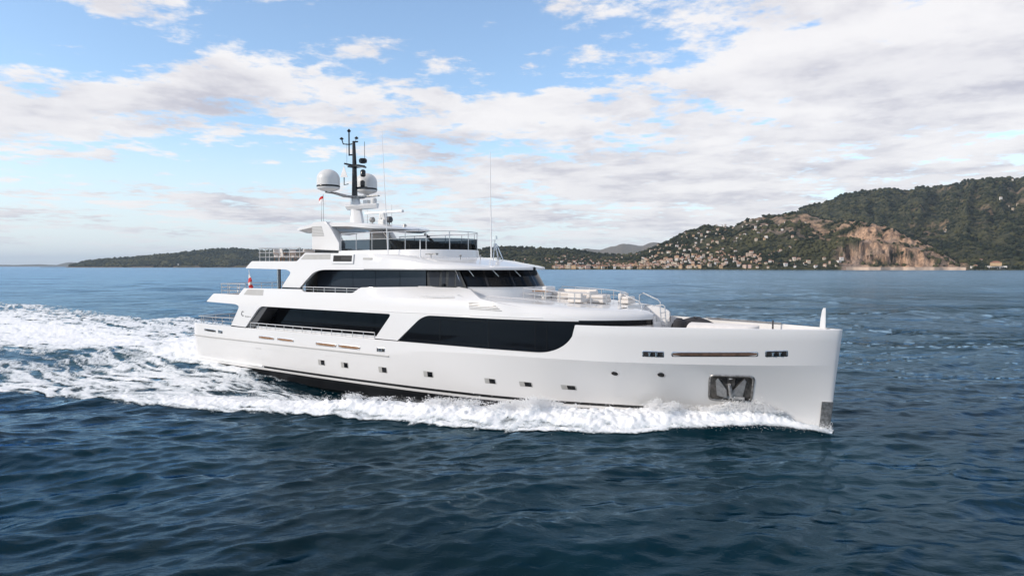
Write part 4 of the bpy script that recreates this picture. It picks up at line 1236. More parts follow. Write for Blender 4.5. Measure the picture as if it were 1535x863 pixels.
# wheelhouse base and windows
def ell(uc, a, b, w_):   # u on an ellipse for a given w
    return uc + a * math.sqrt(max(0, 1 - (w_ / b) ** 2))
def plan(uc, a, b, ustart, n=26, full=True):
    """plan curve from starboard aft round the front to port aft"""
    P = [(ustart, b)] + [(uc + a * math.cos(t), b * math.sin(t)) for t in np.linspace(math.pi / 2, 0, n)]
    return P + [(p[0], -p[1]) for p in P[-2::-1]] if full else P
def between(P0, z0, P1, z1):
    return [[(a[0], a[1], z0), (b[0], b[1], z1)] for a, b in zip(P0, P1)]
mb = MB()
mb.loft(between(plan(2.72, 3.75, 3.36, 0.5), 4.9, plan(2.74, 3.62, 3.25, 0.5), 5.86))
mb.build('wheelhouse_base', M['gel'], yacht, angle=30)
# sill
mb = MB()
A = plan(2.74, 3.66, 3.28, 0.5); B = plan(2.74, 3.5, 3.1, 0.5)
mb.loft([[(a[0], a[1], 5.84), (a[0], a[1], 5.885), (b[0], b[1], 5.885)] for a, b in zip(A, B)])
mb.build('window_sill', M['gel'], yacht)
WB = plan(2.74, 3.58, 3.2, 3.55, 40); WT = plan(2.45, 3.25, 3.05, 3.0, 40)
WB = [p for p in WB]; WT = [p for p in WT]
# windscreen panes: cut the plan curve into separate panes with pillars between
def pane_strip(i0, i1, name, m, zb=5.88, zt=6.84, e=0.0, parent=yacht):
    mb = MB()
    r = []
    for t in np.linspace(i0, i1, max(3, int((i1 - i0)) + 1)):
        i = int(t); q = t - i; j = min(i + 1, len(WB) - 1)
        a = [WB[i][k] + (WB[j][k] - WB[i][k]) * q for k in (0, 1)]
        b = [WT[i][k] + (WT[j][k] - WT[i][k]) * q for k in (0, 1)]
        r.append([(a[0] + e * .6, a[1] * (1 + e / 3), zb), (b[0] + e * .6, b[1] * (1 + e / 3), zt)])
    mb.loft(r)
    return mb.build(name, m, parent, angle=60)
cuts = [6, 17, 28, 40, 52, 63, 74]
for a, b in zip(cuts, cuts[1:]):
    ps = pane_strip(a, b, 'windscreen', M['pglass'])
for c_ in cuts:
    pane_strip(c_ - .45, c_ + .45, 'windscreen_pillar', M['trim'], e=.01)
mb = MB()
mb.tube([(3.62, 3.16, 5.88), (3.02, 3.10, 6.84)], .05, 6)
mb.build('corner_pillar', M['steel'], yacht)
# wipers
for (a, b) in [(11, .2), (21, .2), (31, .2)]:
    mb = MB()
    p = WT[a]; q = WB[a + 2]
    mb.tube([(p[0] + .06, p[1] * 1.02, 6.8), (p[0] + .5 * (q[0] - p[0]) + .08, (p[1] + .5 * (q[1] - p[1])) * 1.02, 6.45)], .018, 5)
    mb.build('wiper', M['steel'], yacht)
# wheelhouse side: dark door and small panes
mb = MB(); panel(mb, [(1.15, 5.80), (3.95, 5.80), (3.25, 6.86), (1.0, 6.86)], lambda u, z: 3.22 - (z - 5.8) * .1, .06, 1)
wsd = mb.build('wheelhouse_side', M['trim'], yacht)
for (a, b, c_, d) in [(1.32, 1.95, 1.2, 1.98), (2.15, 2.42, 2.15, 2.42), (2.62, 3.06, 2.62, 3.02), (3.18, 3.68, 3.14, 3.30)]:
    mg = MB(); panel(mg, [(a, 5.92), (b, 5.92), (d, 6.70), (c_, 6.70)], lambda u, z: 3.228 - (z - 5.8) * .1, .01, 1)
    mg.build('side_pane', M['bglass'], wsd)
mb = MB(); mb.box((1.6, 3.2, 5.78), (3.3, 3.34, 5.9)); mb.lathe([(.1, 0), (.1, .16)], (2.3, 3.28, 5.88), 10)
mb.build('wing_station', M['trim'], yacht)
mb = MB(); panel(mb, [(1.0, 5.80), (3.9, 5.80), (3.2, 6.86), (1.0, 6.86)], lambda u, z: 3.22 - (z - 5.8) * .1, .06, -1)
mb.build('wheelhouse_side', M['trim'], yacht)
mb = MB(); mb.box((1.1, -3.0, 4.75), (1.2, 3.0, 6.8)); mb.build('wheelhouse_bulkhead', M['dgrey'], yacht)
mb = MB(); mb.box((4.2, -2.2, 5.2), (5.0, 2.2, 6.05)); mb.build('helm_console', M['trim'], yacht, bevel=.05)
mb = MB(); mb.box((1.2, -2.7, 5.6), (4.6, 2.7, 5.66)); mb.build('wheelhouse_floor', M['dgrey'], yacht)

# ---- deck houses behind the side openings
def house(name, u0, u1, z0, z1, w, cuts, m):
    mb = MB()
    mb.box((u0, -w + .05, z0), (u1, w - .05, z1))
    h_ = mb.build(name, M['trim'], yacht)
    for a, b in zip(cuts, cuts[1:]):
        for sg in (1, -1):
            mg = MB(); mg.box((a + .015, sg * w - .02, z0 + .12), (b - .015, sg * w + .015, z1 - .14))
            mg.build('house_window', m, h_)
    return h_
house('main_deckhouse', -13.9, .4, 1.93, 4.46, 3.25, [-12.4, -9.5, -7.4, -5.3, -3.0, -.9, .2], M['glass'])
uh = house('upper_deckhouse', -9.4, 1.1, 4.74, 6.88, 3.15, [-8.2, -6.9, -4.9, -3.0, -1.0, 1.0], M['bglass'])
mb = MB(); mb.tube([(-1.0, 3.95, 2.9), (-1.0, 3.95, 4.4)], .04, 8); mb.build('awning_pole', M['white'], yacht)
for (u, w, z0, z1) in [(-11.15, 3.9, 4.75, 6.86), (-10.95, 3.9, 4.75, 6.86)]:
    mb = MB(); mb.tube([(u, w, z0), (u, w, z1)], .06, 10); mb.build('deck_post', M['dgrey'] if u > -11 else M['steel'], yacht)

# rails at the side openings
def mk_rail(name, path, h, n, m=None, **k):
    mb = MB(); rail(mb, path, h, n, **k); return mb.build(name, m or M['rail'], yacht, angle=50)
mk_rail('side_rail', [(u, bd(u) - .09, 2.88) for u in np.linspace(-13.6, -1.75, 14)], .36, 14, r=.028)
mb = MB(); mb.loft([[(u, bd(u) - .26, 1.95), (u, bd(u) - .26, 3.02), (u, bd(u) - .30, 3.02)] for u in np.linspace(-13.4, -1.6, 14)]); mb.build('windbreak_panel', M['white'], yacht)
mk_rail('side_rail', [(u, side(u, 5.5) - .08, 5.42) for u in np.linspace(-8.2, -3.2, 8)], .30, 6, r=.026)
mk_rail('side_rail', [(u, -bd(u) + .09, 2.88) for u in np.linspace(-13.6, -1.75, 14)], .36, 14)
# ---- aft deck rails
ring_ = lambda u0, u1, w, z: [(u0, w, z), (u1 + .3, w, z), (u1, w - .3, z), (u1, -w + .3, z), (u1 + .3, -w, z), (u0, -w, z)]
mk_rail('aft_rail', ring_(-15.2, -20.75, 3.85, 2.88), .50, 17, r=.028)
mk_rail('aft_rail', ring_(-14.6, -17.75, 3.95, 5.06), .72, 16, r=.028, mids=(.33, .66))
mk_rail('aft_rail', ring_(-9.0, -13.55, 3.85, 7.32), .88, 17, r=.028, mids=(.33, .66))

# ---- sun deck level: aft wings with the overhang
def wr(u): return float(np.interp(u, [-15, -8, -3, 2.33], [4.0, 4.05, 4.02, 3.86]))
def side2(u, z): return wr(u) + .06 - max(-.9, z - 6.8) * .13
shell2 = [(-14.42, 6.86, .1), (-10.0, 6.80, .3), (-9.50, 6.62, .3), (-10.35, 5.67), (-8.55, 5.66), (-7.4, 6.62, .5), (-6.7, 6.79, .5), (-3.0, 6.80),
          (-3.0, 7.74), (-8.35, 7.84, .1), (-9.05, 7.32, .1), (-13.8, 7.34, .12)]
for sg in (1, -1):
    mb = MB(); panel(mb, fillet(shell2, 6), side2, .2, sg)
    mb.build('upper_shell', M['gel'], yacht, angle=22)
    mb = MB(); panel(mb, [(-10.4, 5.57), (-8.45, 5.57), (-8.45, 5.67), (-10.4, 5.67)], lambda u, z: side2(u, z) - .05, .1, sg)
    mb.build('gasket', M['trim'], yacht)
mb = MB(); mb.box((-13.9, -3.9, 6.9), (-3.0, 3.9, 7.2)); mb.build('sun_deck', M['deck'], yacht)
mb = MB(); mb.box((-14.0, -3.85, 6.87), (-3.0, 3.85, 6.895)); mb.build('sun_deck_soffit', M['gel'], yacht)
mb = MB(); mb.prism([(-14.35, 6.87), (-13.75, 7.33), (-13.5, 7.33), (-13.5, 6.87)], -3.85, 3.85); mb.build('sun_deck_aft_coaming', M['gel'], yacht, bevel=.04)
mb = MB(); mb.prism([(-8.3, 7.2), (-8.3, 7.80), (-3.0, 7.70), (-3.0, 7.2)], -3.8, 3.8); mb.build('sun_deck_platform', M['gel'], yacht)
side_panel('inset_panel', [(-8.7, 7.42, .03), (-5.95, 7.42, .03), (-5.95, 7.74, .03), (-8.3, 7.74, .03)], M['grey'], f=side2)
mb = MB()
vp = [(-5.75, 7.17), (-3.88, 7.15), (-3.88, 7.70), (-5.75, 7.72)]
panel(mb, vp, lambda u, z: side2(u, z) + .07, .12, 1)
vb = mb.build('vent_box', M['gel'], yacht)
mb = MB(); panel(mb, [(-5.6, 7.29), (-4.0, 7.28), (-4.0, 7.63), (-5.6, 7.65)], lambda u, z: side2(u, z) + .078, .02, 1); mb.build('vent_opening', M['hole'], vb)
for z in (7.4, 7.5):
    mb = MB(); panel(mb, [(-4.9, z), (-4.02, z), (-4.02, z + .03), (-4.9, z + .03)], lambda u, zz: side2(u, zz) + .088, .01, 1); mb.build('vent_slat', M['dgrey'], vb)
side_panel('small_vent', [(-3.12, 7.38), (-2.4, 7.37), (-2.4, 7.49), (-3.12, 7.50)], M['grey'], f=lambda u, z: side2(u, z) + .01)
# roof over the wheelhouse, with a brow
def roof_w(u): return wr(u) if u < 2.33 else 3.86 * math.sqrt(max(0, 1 - ((u - 2.33) / 3.82) ** 2))
def roof_ring(u):
    t = sstep(-3.0, 2.2, u); q = roof_w(u)
    zt = float(np.interp(u, [-3, 0, 2.5, 4, 5.4, 6.15], [7.74, 7.62, 7.48, 7.34, 7.10, 6.98]))
    zt0 = float(np.interp(u, [-3, 0, 2.2, 6.15], [7.74, 7.60, 7.36, 6.94]))
    k = min(1, q / 3.0)
    sh = max(0, q - .06 - (.0 + 1.20 * t) * k)
    zs_ = min(zt, zt0)
    w_low = q
    r = [(u, 0, 6.83), (u, max(0, w_low - .3 * k), 6.83), (u, w_low + .0 * k, 6.80), (u, w_low + .05 * k, 6.86)]
    zmid = 6.86 + (zs_ - 6.86) * (.80 - .30 * t)
    mid_w = w_low + .06 - (zmid - 6.8) * .13 - .09 * t * k
    r += [(u, .5 * (w_low + .05 + mid_w), 6.86 + (zmid - 6.86) * .5), (u, mid_w, zmid)]
    for a in (.33, .66, 1.0):
        r.append((u, mid_w + (sh - mid_w) * a, zmid + (zs_ - zmid) * (1 - (1 - a) ** (1.0 + 1.0 * t))))
    r += [(u, sh * .6, zs_ + (zt - zs_) * .7), (u, 0, zt + .02)]
    return r
us = list(np.linspace(-3.0, 3.6, 24)) + [4.0, 4.4, 4.8, 5.15, 5.45, 5.7, 5.88, 6.0, 6.08, 6.13, 6.148]
mb = MB()
for sg in (1, -1):
    mb.loft([[(p[0], sg * p[1], p[2]) for p in roof_ring(u)] for u in us])
mb.build('wheelhouse_roof', M['gel'], yacht, angle=32)

# plinth, glass screen and rail round the sun deck
PL = plan(-1.07, 2.72, 2.78, -6.7); PL2 = plan(-1.07, 2.62, 2.68, -6.7)
mb = MB(); mb.loft([[(a[0], a[1] * 1.01, 7.2), (b[0], b[1], 7.97), (b[0] - .1, b[1] * .95, 7.97)] for a, b in zip(PL, PL2)]); mb.build('screen_plinth', M['gel'], yacht, angle=40)
SG = plan(-1.07, 2.57, 2.62, -6.55)
L = [0]
for a, b in zip(SG, SG[1:]): L.append(L[-1] + math.hypot(a[0] - b[0], a[1] - b[1]))
def sg_at(t):
    i = min(max(int(np.searchsorted(L, t)) - 1, 0), len(L) - 2); q = (t - L[i]) / (L[i + 1] - L[i])
    return SG[i][0] + (SG[i + 1][0] - SG[i][0]) * q, SG[i][1] + (SG[i + 1][1] - SG[i][1]) * q
npan = 14
for i in range(npan):
    a, b = L[-1] * i / npan + .03, L[-1] * (i + 1) / npan - .03
    mb = MB(); mb.loft([[(*sg_at(t), 7.97), (*sg_at(t), 8.62)] for t in np.linspace(a, b, 6)]); mb.build('screen_pane', M['sglass'], yacht, angle=60)
mb = MB()
rail(mb, [(*sg_at(t), 7.97) for t in np.linspace(0, L[-1], 60)], 1.06, npan + 1, r=.026, mids=(.62,), post_r=.028)
mb.build('screen_rail', M['rail'], yacht, angle=50)
# dark bar and seats on the sun deck
mb = MB(); mb.box((-3.4, -1.6, 7.9), (-2.1, 1.5, 8.58)); mb.build('sun_deck_bar', M['trim'], yacht, bevel=.05)
mb = MB(); mb.box((-1.7, -1.9, 7.9), (.6, 1.7, 8.30)); mb.build('sun_pad_base', M['dgrey'], yacht, bevel=.06)
# raised dark lining in the front third
mb = MB()
mb.loft([[(p[0] - .12, p[1] * .95, 7.97), (p[0] - .12, p[1] * .95, 8.33)] for p in SG[3:]]); mb.build('screen_lining', M['trim'], yacht, angle=60)

# hard top on two louvred arches
for sg in (1, -1):
    mb = MB()
    mb.prism(fillet([(-9.15, 8.08, .08), (-6.58, 7.98), (-6.55, 8.42, .1), (-7.35, 9.42, .25), (-7.85, 9.86, .15), (-9.1, 9.82, .12)], 5), sg * 2.25, sg * 2.78)
    ar = mb.build('hard_top_arch', M['gel'], yacht, bevel=.03)
    mb = MB(); mb.box((-9.0, sg * 2.35 - .3, 7.6), (-6.6, sg * 2.35 + .3, 8.1)); mb.build('arch_foot', M['trim'], yacht)
    if sg == 1:
        for i in range(7):
            mb = MB(); z = 8.93 + i * .095
            mb.box((-9.12, 2.77, z), (-7.95 - i * .04, 2.80, z + .05)); mb.build('louvre_slat', M['grey'], ar)
def ht_w(u): return 2.60 if -10.4 < u < -4.9 else (2.60 * math.sqrt(max(0, 1 - ((u + 4.9) / 2.5) ** 2)) if u >= -4.9 else 2.60 - .25 * ((-10.4 - u) / .75) ** 2)
mb = MB()
us = [-11.15, -11.0, -10.7, -10.4] + list(np.linspace(-10, -4.9, 16)) + list(np.linspace(-4.5, -3.0, 8)) + [-2.75, -2.6, -2.48, -2.42, -2.401]
rings = []
for u in us:
    w = ht_w(u); zt = float(np.interp(u, [-11.15, -9, -6, -4, -2.4], [9.56, 9.80, 9.74, 9.56, 9.28])); zb = zt - float(np.interp(u, [-11.15, -10.8, -4, -2.4], [.18, .28, .30, .08]))
    k = min(1, w / 1.5)
    r = [(u, max(0, w - .75 * k), zb - .12 * k), (u, w, zb + .04), (u, w, zt - .08), (u, max(0, w - .12 * k), zt), (u, 0, zt + .06)]
    rings.append(r + [(p[0], -p[1], p[2]) for p in r[-2::-1]])
mb.loft(rings, closed=True, cap=True)
mb.build('hard_top', M['gel'], yacht, angle=30)
for sg in (1, -1):
    mb = MB(); mb.tube([(-3.6, sg * 1.9, 9.12), (-2.2, sg * 2.1, 7.9)], .09, 8); mb.build('hard_top_strut', M['dgrey'], yacht)

# ---- mast
def mast_tower():
    mb = MB()
    st = [(9.6, -8.40, -7.30, .40), (10.4, -8.38, -7.48, .34), (11.55, -8.36, -7.78, .26)]
    rings = []
    for z, a, b, h in st:
        rings.append([(a, -h * .6, z), (a, h * .6, z), (a + .25, h, z), (b - .35, h, z), (b, h * .3, z), (b, -h * .3, z), (b - .35, -h, z), (a + .25, -h, z)])
    mb.loft(rings, closed=True, cap=True)
    return mb.build('mast', M['gel'], yacht, angle=40)
mast = mast_tower()
mb = MB()    # boat shaped radar platform
ol = [(-8.9 + .02, 0), (-8.6, .45), (-7.8, .62), (-6.6, .42), (-6.0, .12), (-6.0, -.12), (-6.6, -.42), (-7.8, -.62), (-8.6, -.45)]
mb.loft([[(p[0], p[1] * .5, 10.78) for p in ol], [(p[0], p[1], 10.98) for p in ol], [(p[0], p[1], 11.06) for p in ol], [(p[0] * 1.0, p[1] * .85, 11.10) for p in ol]], closed=True, cap=True)
mb.build('radar_platform', M['gel'], mast)
mb = MB(); mb.lathe([(.16, 0), (.2, .1), (.2, .3), (.12, .36)], (-6.35, 0, 11.1), 14); mb.box((-7.2, -.15, 11.08), (-6.8, .15, 11.36)); mb.build('camera_unit', M['dome'], mast, bevel=.02)
mb = MB()    # cross tree arms out to the domes
for sg in (1, -1):
    pts = [(-8.0, 0, 11.62), (-8.2, sg * .7, 11.62), (-8.6, sg * 1.3, 11.80), (-8.8, sg * 1.95, 11.84)]
    mb.loft([[(p[0] - .35 + .1 * i, p[1], p[2] - .05), (p[0] + .35 - .1 * i, p[1], p[2] - .05), (p[0] + .3 - .1 * i, p[1], p[2] + .06), (p[0] - .3 + .1 * i, p[1], p[2] + .06)] for i, p in enumerate(pts)], closed=True, cap=True)
mb.loft([[(-8.0, -.3, 11.55), (-8.0, .3, 11.55), (-8.0, .3, 11.66), (-8.0, -.3, 11.66)], [(-5.9, -.1, 11.56), (-5.9, .1, 11.56), (-5.9, .1, 11.63), (-5.9, -.1, 11.63)]], closed=True, cap=True)
mb.build('cross_tree', M['dsteel'], mast, angle=40)
for sg in (1, -1):
    mb = MB()
    c = (-8.80, sg * 1.68, 11.82 if sg == 1 else 11.94)
    R = .74
    mb.lathe([(.18, .0), (.22, .08), (.45, .12), (R * .97, .24), (R, .34)], c, 36)
    d_ = mb.build('satellite_dome', M['dome'], mast, angle=50)
    mb = MB(); mb.lathe([(R, .34), (R + .01, .35), (R + .01, .45), (R, .46)], c, 36); mb.build('dome_band', M['trim'], d_, angle=50)
    mb = MB(); mb.lathe([(R, .45), (R, .88)] + [(R * math.cos(t), .88 + R * .86 * math.sin(t)) for t in np.linspace(.12, 1.5, 12)] + [(.01, .88 + R * .86)], c, 36); mb.build('dome_cap', M['dome'], d_, angle=50)
mb = MB()    # black pole mast
mb.tube([(-8.15, 0, 11.6), (-8.15, 0, 13.8), (-8.2, 0, 15.35)], [.20, .15, .10], 12)
pole = mb.build('pole_mast', M['trim'], mast)
mb = MB()
mb.tube([(-8.3, .75, 13.78), (-8.15, 0, 13.72), (-8.0, -.9, 13.70)], .06, 6); mb.box((-8.5, -.35, 13.6), (-7.5, .3, 13.72))
mb.build('yard', M['trim'], mast)
mb = MB()
mb.tube([(-8.55, .1, 14.4), (-8.55, .1, 16.05)], .05, 6); mb.tube([(-8.2, 0, 14.45), (-8.55, .1, 14.45)], .05, 6)
for dx_ in (-.5, .5):
    mb.tube([(-8.55, .1, 15.15), (-8.55 + dx_ * .8, .1 - dx_ * .3, 15.2), (-8.55 + dx_, .1 - dx_ * .4, 15.55)], .04, 6)
    mb.lathe([(.1, 0), (.14, .06), (.04, .16)], (-8.55 + dx_, .1 - dx_ * .4, 15.5), 8)
mb.lathe([(.09, 0), (.13, .08), (.04, .2)], (-8.55, .1, 15.98), 8)
mb.tube([(-8.2, .0, 15.3), (-7.95, -.15, 15.32)], .05, 6)
mb.build('wind_sensors', M['trim'], mast)
mb = MB()
mb.lathe([(.16, 0), (.26, .05), (.28, .22), (.2, .32)], (-7.55, -.2, 13.85), 12); mb.build('navigation_light', M['trim'], mast, angle=40)
mb = MB(); mb.lathe([(.1, 0), (.18, .08), (.18, .38), (.1, .48)], (-7.55, -.2, 12.95), 12); mb.build('navigation_light', M['trim'], mast, angle=40)
mb = MB(); mb.lathe([(.1, 0), (.16, .06), (.16, .36), (.1, .42)], (-7.65, -.25, 12.30), 10); mb.box((-8.1, -.35, 12.2), (-7.3, -.05, 12.3)); mb.build('navigation_light', M['trim'], mast, angle=40)
mb = MB(); mb.tube([(-8.2, .5, 12.45), (-8.5, .6, 12.4), (-8.5, .6, 12.9)], .035, 5); mb.build('bracket', M['trim'], mast, angle=40)
mb = MB(); mb.tube([(-7.55, -.35, 13.9), (-7.55, -.35, 15.3)], .018, 5); mb.tube([(-8.5, .35, 13.7), (-8.55, .3, 15.2)], .012, 4); mb.build('stub_aerial', M['dgrey'], mast)
# open array radar on the hard top
mb = MB()
mb.box((-5.75, -.25, 9.6), (-5.25, .25, 10.02)); mb.tube([(-5.7, 0, 9.95), (-5.55, .0, 10.42)], [.16, .22], 10); mb.tube([(-5.3, 0, 9.95), (-5.45, .0, 10.42)], [.16, .22], 10)
rd = mb.build('radar_pedestal', M['dome'], yacht, bevel=.04)
mb = MB()
a = math.radians(-5)
mb.box((-7.15, -.10, 10.42), (-3.75, .10, 10.58)); mb.build('radar_bar', M['white'], rd, bevel=.03)
mb = MB(); mb.tube([(-6.2, .3, 9.66), (-6.2, .3, 9.95)], .04, 6); mb.lathe([(.08, -.12), (.16, -.1), (.18, .1), (.12, .14)], (-6.2, .3, 10.02), 12, axis='u'); mb.build('search_light', M['dsteel'], yacht)
mb = MB(); mb.tube([(-4.7, .25, 9.5), (-4.7, .25, 9.9)], .035, 6); mb.lathe([(.16, -.14), (.2, -.1), (.2, .12), (.16, .16)], (-4.7, .25, 9.98), 12, axis='u'); mb.build('search_light', M['dgrey'], yacht)
mb = MB(); mb.lathe([(.12, 0), (.1, .12), (.03, .16)], (-3.6, 0, 9.52), 10); mb.build('small_dome_light', M['dsteel'], yacht)
# whip aerials
def whip(u, w, z0, z1, r, du=0.0, name='whip_aerial', m='white', r1=None):
    mb = MB(); mb.tube([(u, w, z0), (u + du * .35, w, z0 + (z1 - z0) * .35), (u + du, w, z1)], [r, r * .7, r1 or r * .3], 6)
    return mb.build(name, M[m], yacht)
whip(-1.85, 3.25, 7.52, 14.9, .035, -.45)
whip(2.75, -.6, 7.4, 13.7, .05, -.08)
whip(.5, 3.1, 7.42, 8.5, .055, 0, 'light_post')
for (u, w, z0, z1) in [(-9.6, 1.6, 9.78, 11.6), (-9.8, -1.2, 9.8, 11.3), (-8.95, -1.9, 9.8, 11.2), (-6.6, -1.9, 9.7, 11.2)]: whip(u, w, z0, z1, .014, 0, 'whip_aerial', 'dgrey')
# horn, hatch and small lights on the wheelhouse roof
mb = MB(); mb.tube([(1.0, 2.75, 7.45), (1.0, 2.75, 7.65)], .03, 6); mb.loft([[(.6, 2.75 + y, 7.68 + z) for y, z in ((-.05, -.03), (.05, -.03), (.05, .03), (-.05, .03))], [(1.45, 2.75 + y, 7.68 + z) for y, z in ((-.1, -.05), (.1, -.05), (.1, .06), (-.1, .06))]], closed=True, cap=True); mb.build('horn', M['dsteel'], yacht)
for (u, w, z) in [(2.6, 2.1, 7.42), (3.3, 1.2, 7.42), (4.0, .4, 7.35)]:
    mb = MB(); mb.tube([(u, w, z - .05), (u, w, z + .14)], .02, 6); mb.lathe([(.05, 0), (.07, .05), (.04, .1)], (u, w, z + .12), 8); mb.build('deck_light', M['dsteel'], yacht)
# signal frame with a camera near the brow
mb = MB()
for dw in (-.22, .22):
    mb.tube([(3.5, dw, 7.35), (3.45, dw * .3, 8.3)], .03, 6)
    mb.tube([(3.9, dw, 7.3), (3.5, dw * .3, 8.3)], .03, 6)
mb.tube([(3.45, 0, 7.9), (3.45, 0, 8.75)], .022, 6); mb.box((3.34, -.08, 8.55), (3.56, .08, 8.75)); mb.box((2.6, -.5, 7.42), (3.5, -.1, 7.5))
mb.build('signal_frame', M['steel'], yacht)

# ---- coachroof: rails, handrail, stair rails
cr_top = lambda u, w: zsh(u) + .11
cr_path = [(6.75, 2.0), (8.4, 2.35), (9.9, 2.2), (11.0, 1.35), (11.15, 1.15)]
mk_rail('coachroof_rail', [(u, w, cr_top(u, w) - .02) for u, w in cr_path], .52, 7, r=.025)
mk_rail('coachroof_rail', [(u, -w, cr_top(u, w) - .02) for u, w in cr_path], .52, 7, r=.025)
hp = [(5.35, 3.30, 5.36), (7.5, 3.30, 5.27), (9.6, 3.20, 5.12), (11.4, 2.75, 5.03)]
mk_rail('hand_rail', hp, .10, 5, r=.02, mids=())
def hoop(pts, name='stair_rail', r=.03):
    mb = MB(); mb.tube(pts, r, 7); return mb.build(name, M['rail'], yacht, angle=60)
for w in (1.15, -1.15):
    hoop([(11.9, w, 5.0), (11.9, w, 5.5), (12.1, w, 5.62), (12.9, w, 5.30), (13.05, w, 5.15), (13.05, w, 4.85)])
mb = MB()
for w in (-.15, -.75):
    mb.tube([(13.55, w, 3.9), (13.45, w, 4.98), (13.35, w, 5.05), (13.0, w, 5.02)], .03, 7)
for z in (4.1, 4.4, 4.7): mb.tube([(13.52, -.15, z), (13.52, -.75, z)], .022, 6)
mb.build('ladder', M['rail'], yacht, angle=60)
mb = MB(); mb.box((6.3, -.7, 5.3), (7.1, .3, 5.9)); mb.build('coachroof_locker', M['gel'], yacht, bevel=.06)

# ---- bow: light pole, windlass, rope rail
mb = MB()
mb.loft([[(21.05 - a, b, z) for a, b in ((.0, -.03), (.24 * k, -.03), (.24 * k, .03), (.0, .03))] for z, k in ((4.28, 1), (4.7, .85), (5.1, .6), (5.2, .4))], closed=True, cap=True)
mb.build('bow_light_pole', M['white'], yacht, bevel=.01)
mb = MB()
mb.tube([(14.8, -hw(14.8, 4.2) + .3, 4.33), (17, -hw(17, 4.2) + .3, 4.34), (18.9, -hw(18.9, 4.2) + .28, 4.35)], .03, 6); mb.build('bulwark_rail', M['dsteel'], yacht)
mb = MB(); mb.lathe([(.22, 0), (.22, .3), (.3, .34), (.3, .42), (.12, .5)], (19.3, .3, 3.62), 14); mb.lathe([(.22, 0), (.22, .3), (.3, .34), (.3, .42), (.12, .5)], (19.3, -.3, 3.62), 14); mb.build('windlass', M['steel'], yacht)
mb = MB(); mb.tube([(18.6, -1.1, 3.6), (18.6, -1.1, 4.5)], .04, 6); mb.build('bow_post', M['dgrey'], yacht)

# ================================================================== loose things on board (top level)
def on_board(name, label, cat, u, w, z, rz=0.0, group=None):
    x, y = to_world(u, w)
    return thing(name, label, cat, (x, y, z), -TH + rz, group)
# covered tender on the foredeck
td = on_board('tender', 'covered white tender lying on the foredeck inside the bow bulwark', 'tender', 16.5, -.3, 3.50)
mb = MB()
rings = []
for i, u in enumerate(np.linspace(-1.5, 1.7, 16)):
    t = (u + 1.5) / 3.2; w = .78 * (1 - max(0, (t - .6) / .4) ** 2.2) ** .5 if t < 1 else 0.02; w = max(w, .03)
    rings.append([(u, w * math.cos(a), .42 + .38 * math.sin(a) * (1 - .25 * t) + .10 * t) for a in np.linspace(0, 2 * math.pi, 16, endpoint=False)])
mb.loft(rings, closed=True, cap=True)
mb.build('tender_cover', M['cover'], td, angle=50)
for sg in (1, -1):
    mb = MB(); mb.tube([(-1.4, sg * .80, .25), (.4, sg * .82, .28), (1.2, sg * .5, .36), (1.65, sg * .12, .42)], [.2, .2, .19, .15], 10); mb.build('tube', M['dfabric'] if sg == 1 else M['cover'], td, angle=50)
mb = MB(); mb.lathe([(.10, .05), (.24, .2), (.30, .42), (.26, .66), (.12, .78)], (-1.95, .45, .22), 14); mb.build('outboard_motor', M['dfabric'], td, angle=60)
js = on_board('jet_ski', 'dark covered jet ski at the port side of the foredeck', 'jet ski', 14.6, -2.0, 3.42)
mb = MB()
mb.loft([[(u, w * math.cos(a), z + h * math.sin(a)) for a in np.linspace(0, 2 * math.pi, 12, endpoint=False)] for u, w, z, h in [(-1.2, .25, .4, .25), (-.8, .45, .45, .36), (0, .48, .55, .5), (.6, .42, .5, .4), (1.3, .1, .42, .15)]], closed=True, cap=True)
mb.build('ski_cover', M['dfabric'], js, angle=60)
mb = MB(); mb.tube([(.1, -.35, .98), (.05, 0, 1.0), (.1, .35, .98)], .035, 6); mb.build('handlebar', M['trim'], js)
# cushions and sofas on the coachroof lounge
def sofa(u, w, z, l, d, label, rz=0, m='fabric', group=None, h=.42):
    t = on_board('deck_sofa', label, 'sofa', u, w, z, rz, group)
    mb = MB(); mb.box((-l / 2, -d / 2, .0), (l / 2, d / 2, h * .55)); mb.build('sofa_base', M[m], t, bevel=.05)
    mb = MB(); mb.box((-l / 2 + .04, -d / 2 + .18, h * .56), (l / 2 - .04, d / 2 - .02, h)); mb.build('seat_cushion', M['fabric'] if m == 'fabric' else M[m], t, bevel=.06)
    mb = MB(); mb.box((-l / 2, -d / 2, h * .56), (l / 2, -d / 2 + .2, h * 1.45)); mb.build('backrest', M[m], t, bevel=.06)
    return t
sofa(8.3, -.7, 5.26, 2.4, .9, 'long cream sofa on the coachroof in front of the wheelhouse, behind the rail', 0, h=.34)
sofa(10.3, .3, 5.13, .95, .95, 'square cream sofa block at the front end of the coachroof lounge', math.radians(90), h=.40)
sofa(9.6, 1.3, 5.16, .8, .7, 'small cream seat at the starboard rail of the coachroof lounge', math.radians(180), h=.36)
sofa(11.4, -.7, 5.08, .9, .6, 'cream seat back nearest the ladder on the coachroof', math.radians(90), h=.36)
tb = on_board('low_table', 'low pale table between the cream sofas on the coachroof', 'table', 7.3, .9, 5.33)
mb = MB(); mb.box((-.5, -.35, .32), (.5, .35, .37)); mb.build('table_top', M['wood'], tb, bevel=.015)
mb = MB(); mb.lathe([(.2, 0), (.06, .03), (.06, .31)], (0, 0, 0), 12); mb.build('pedestal', M['steel'], tb)
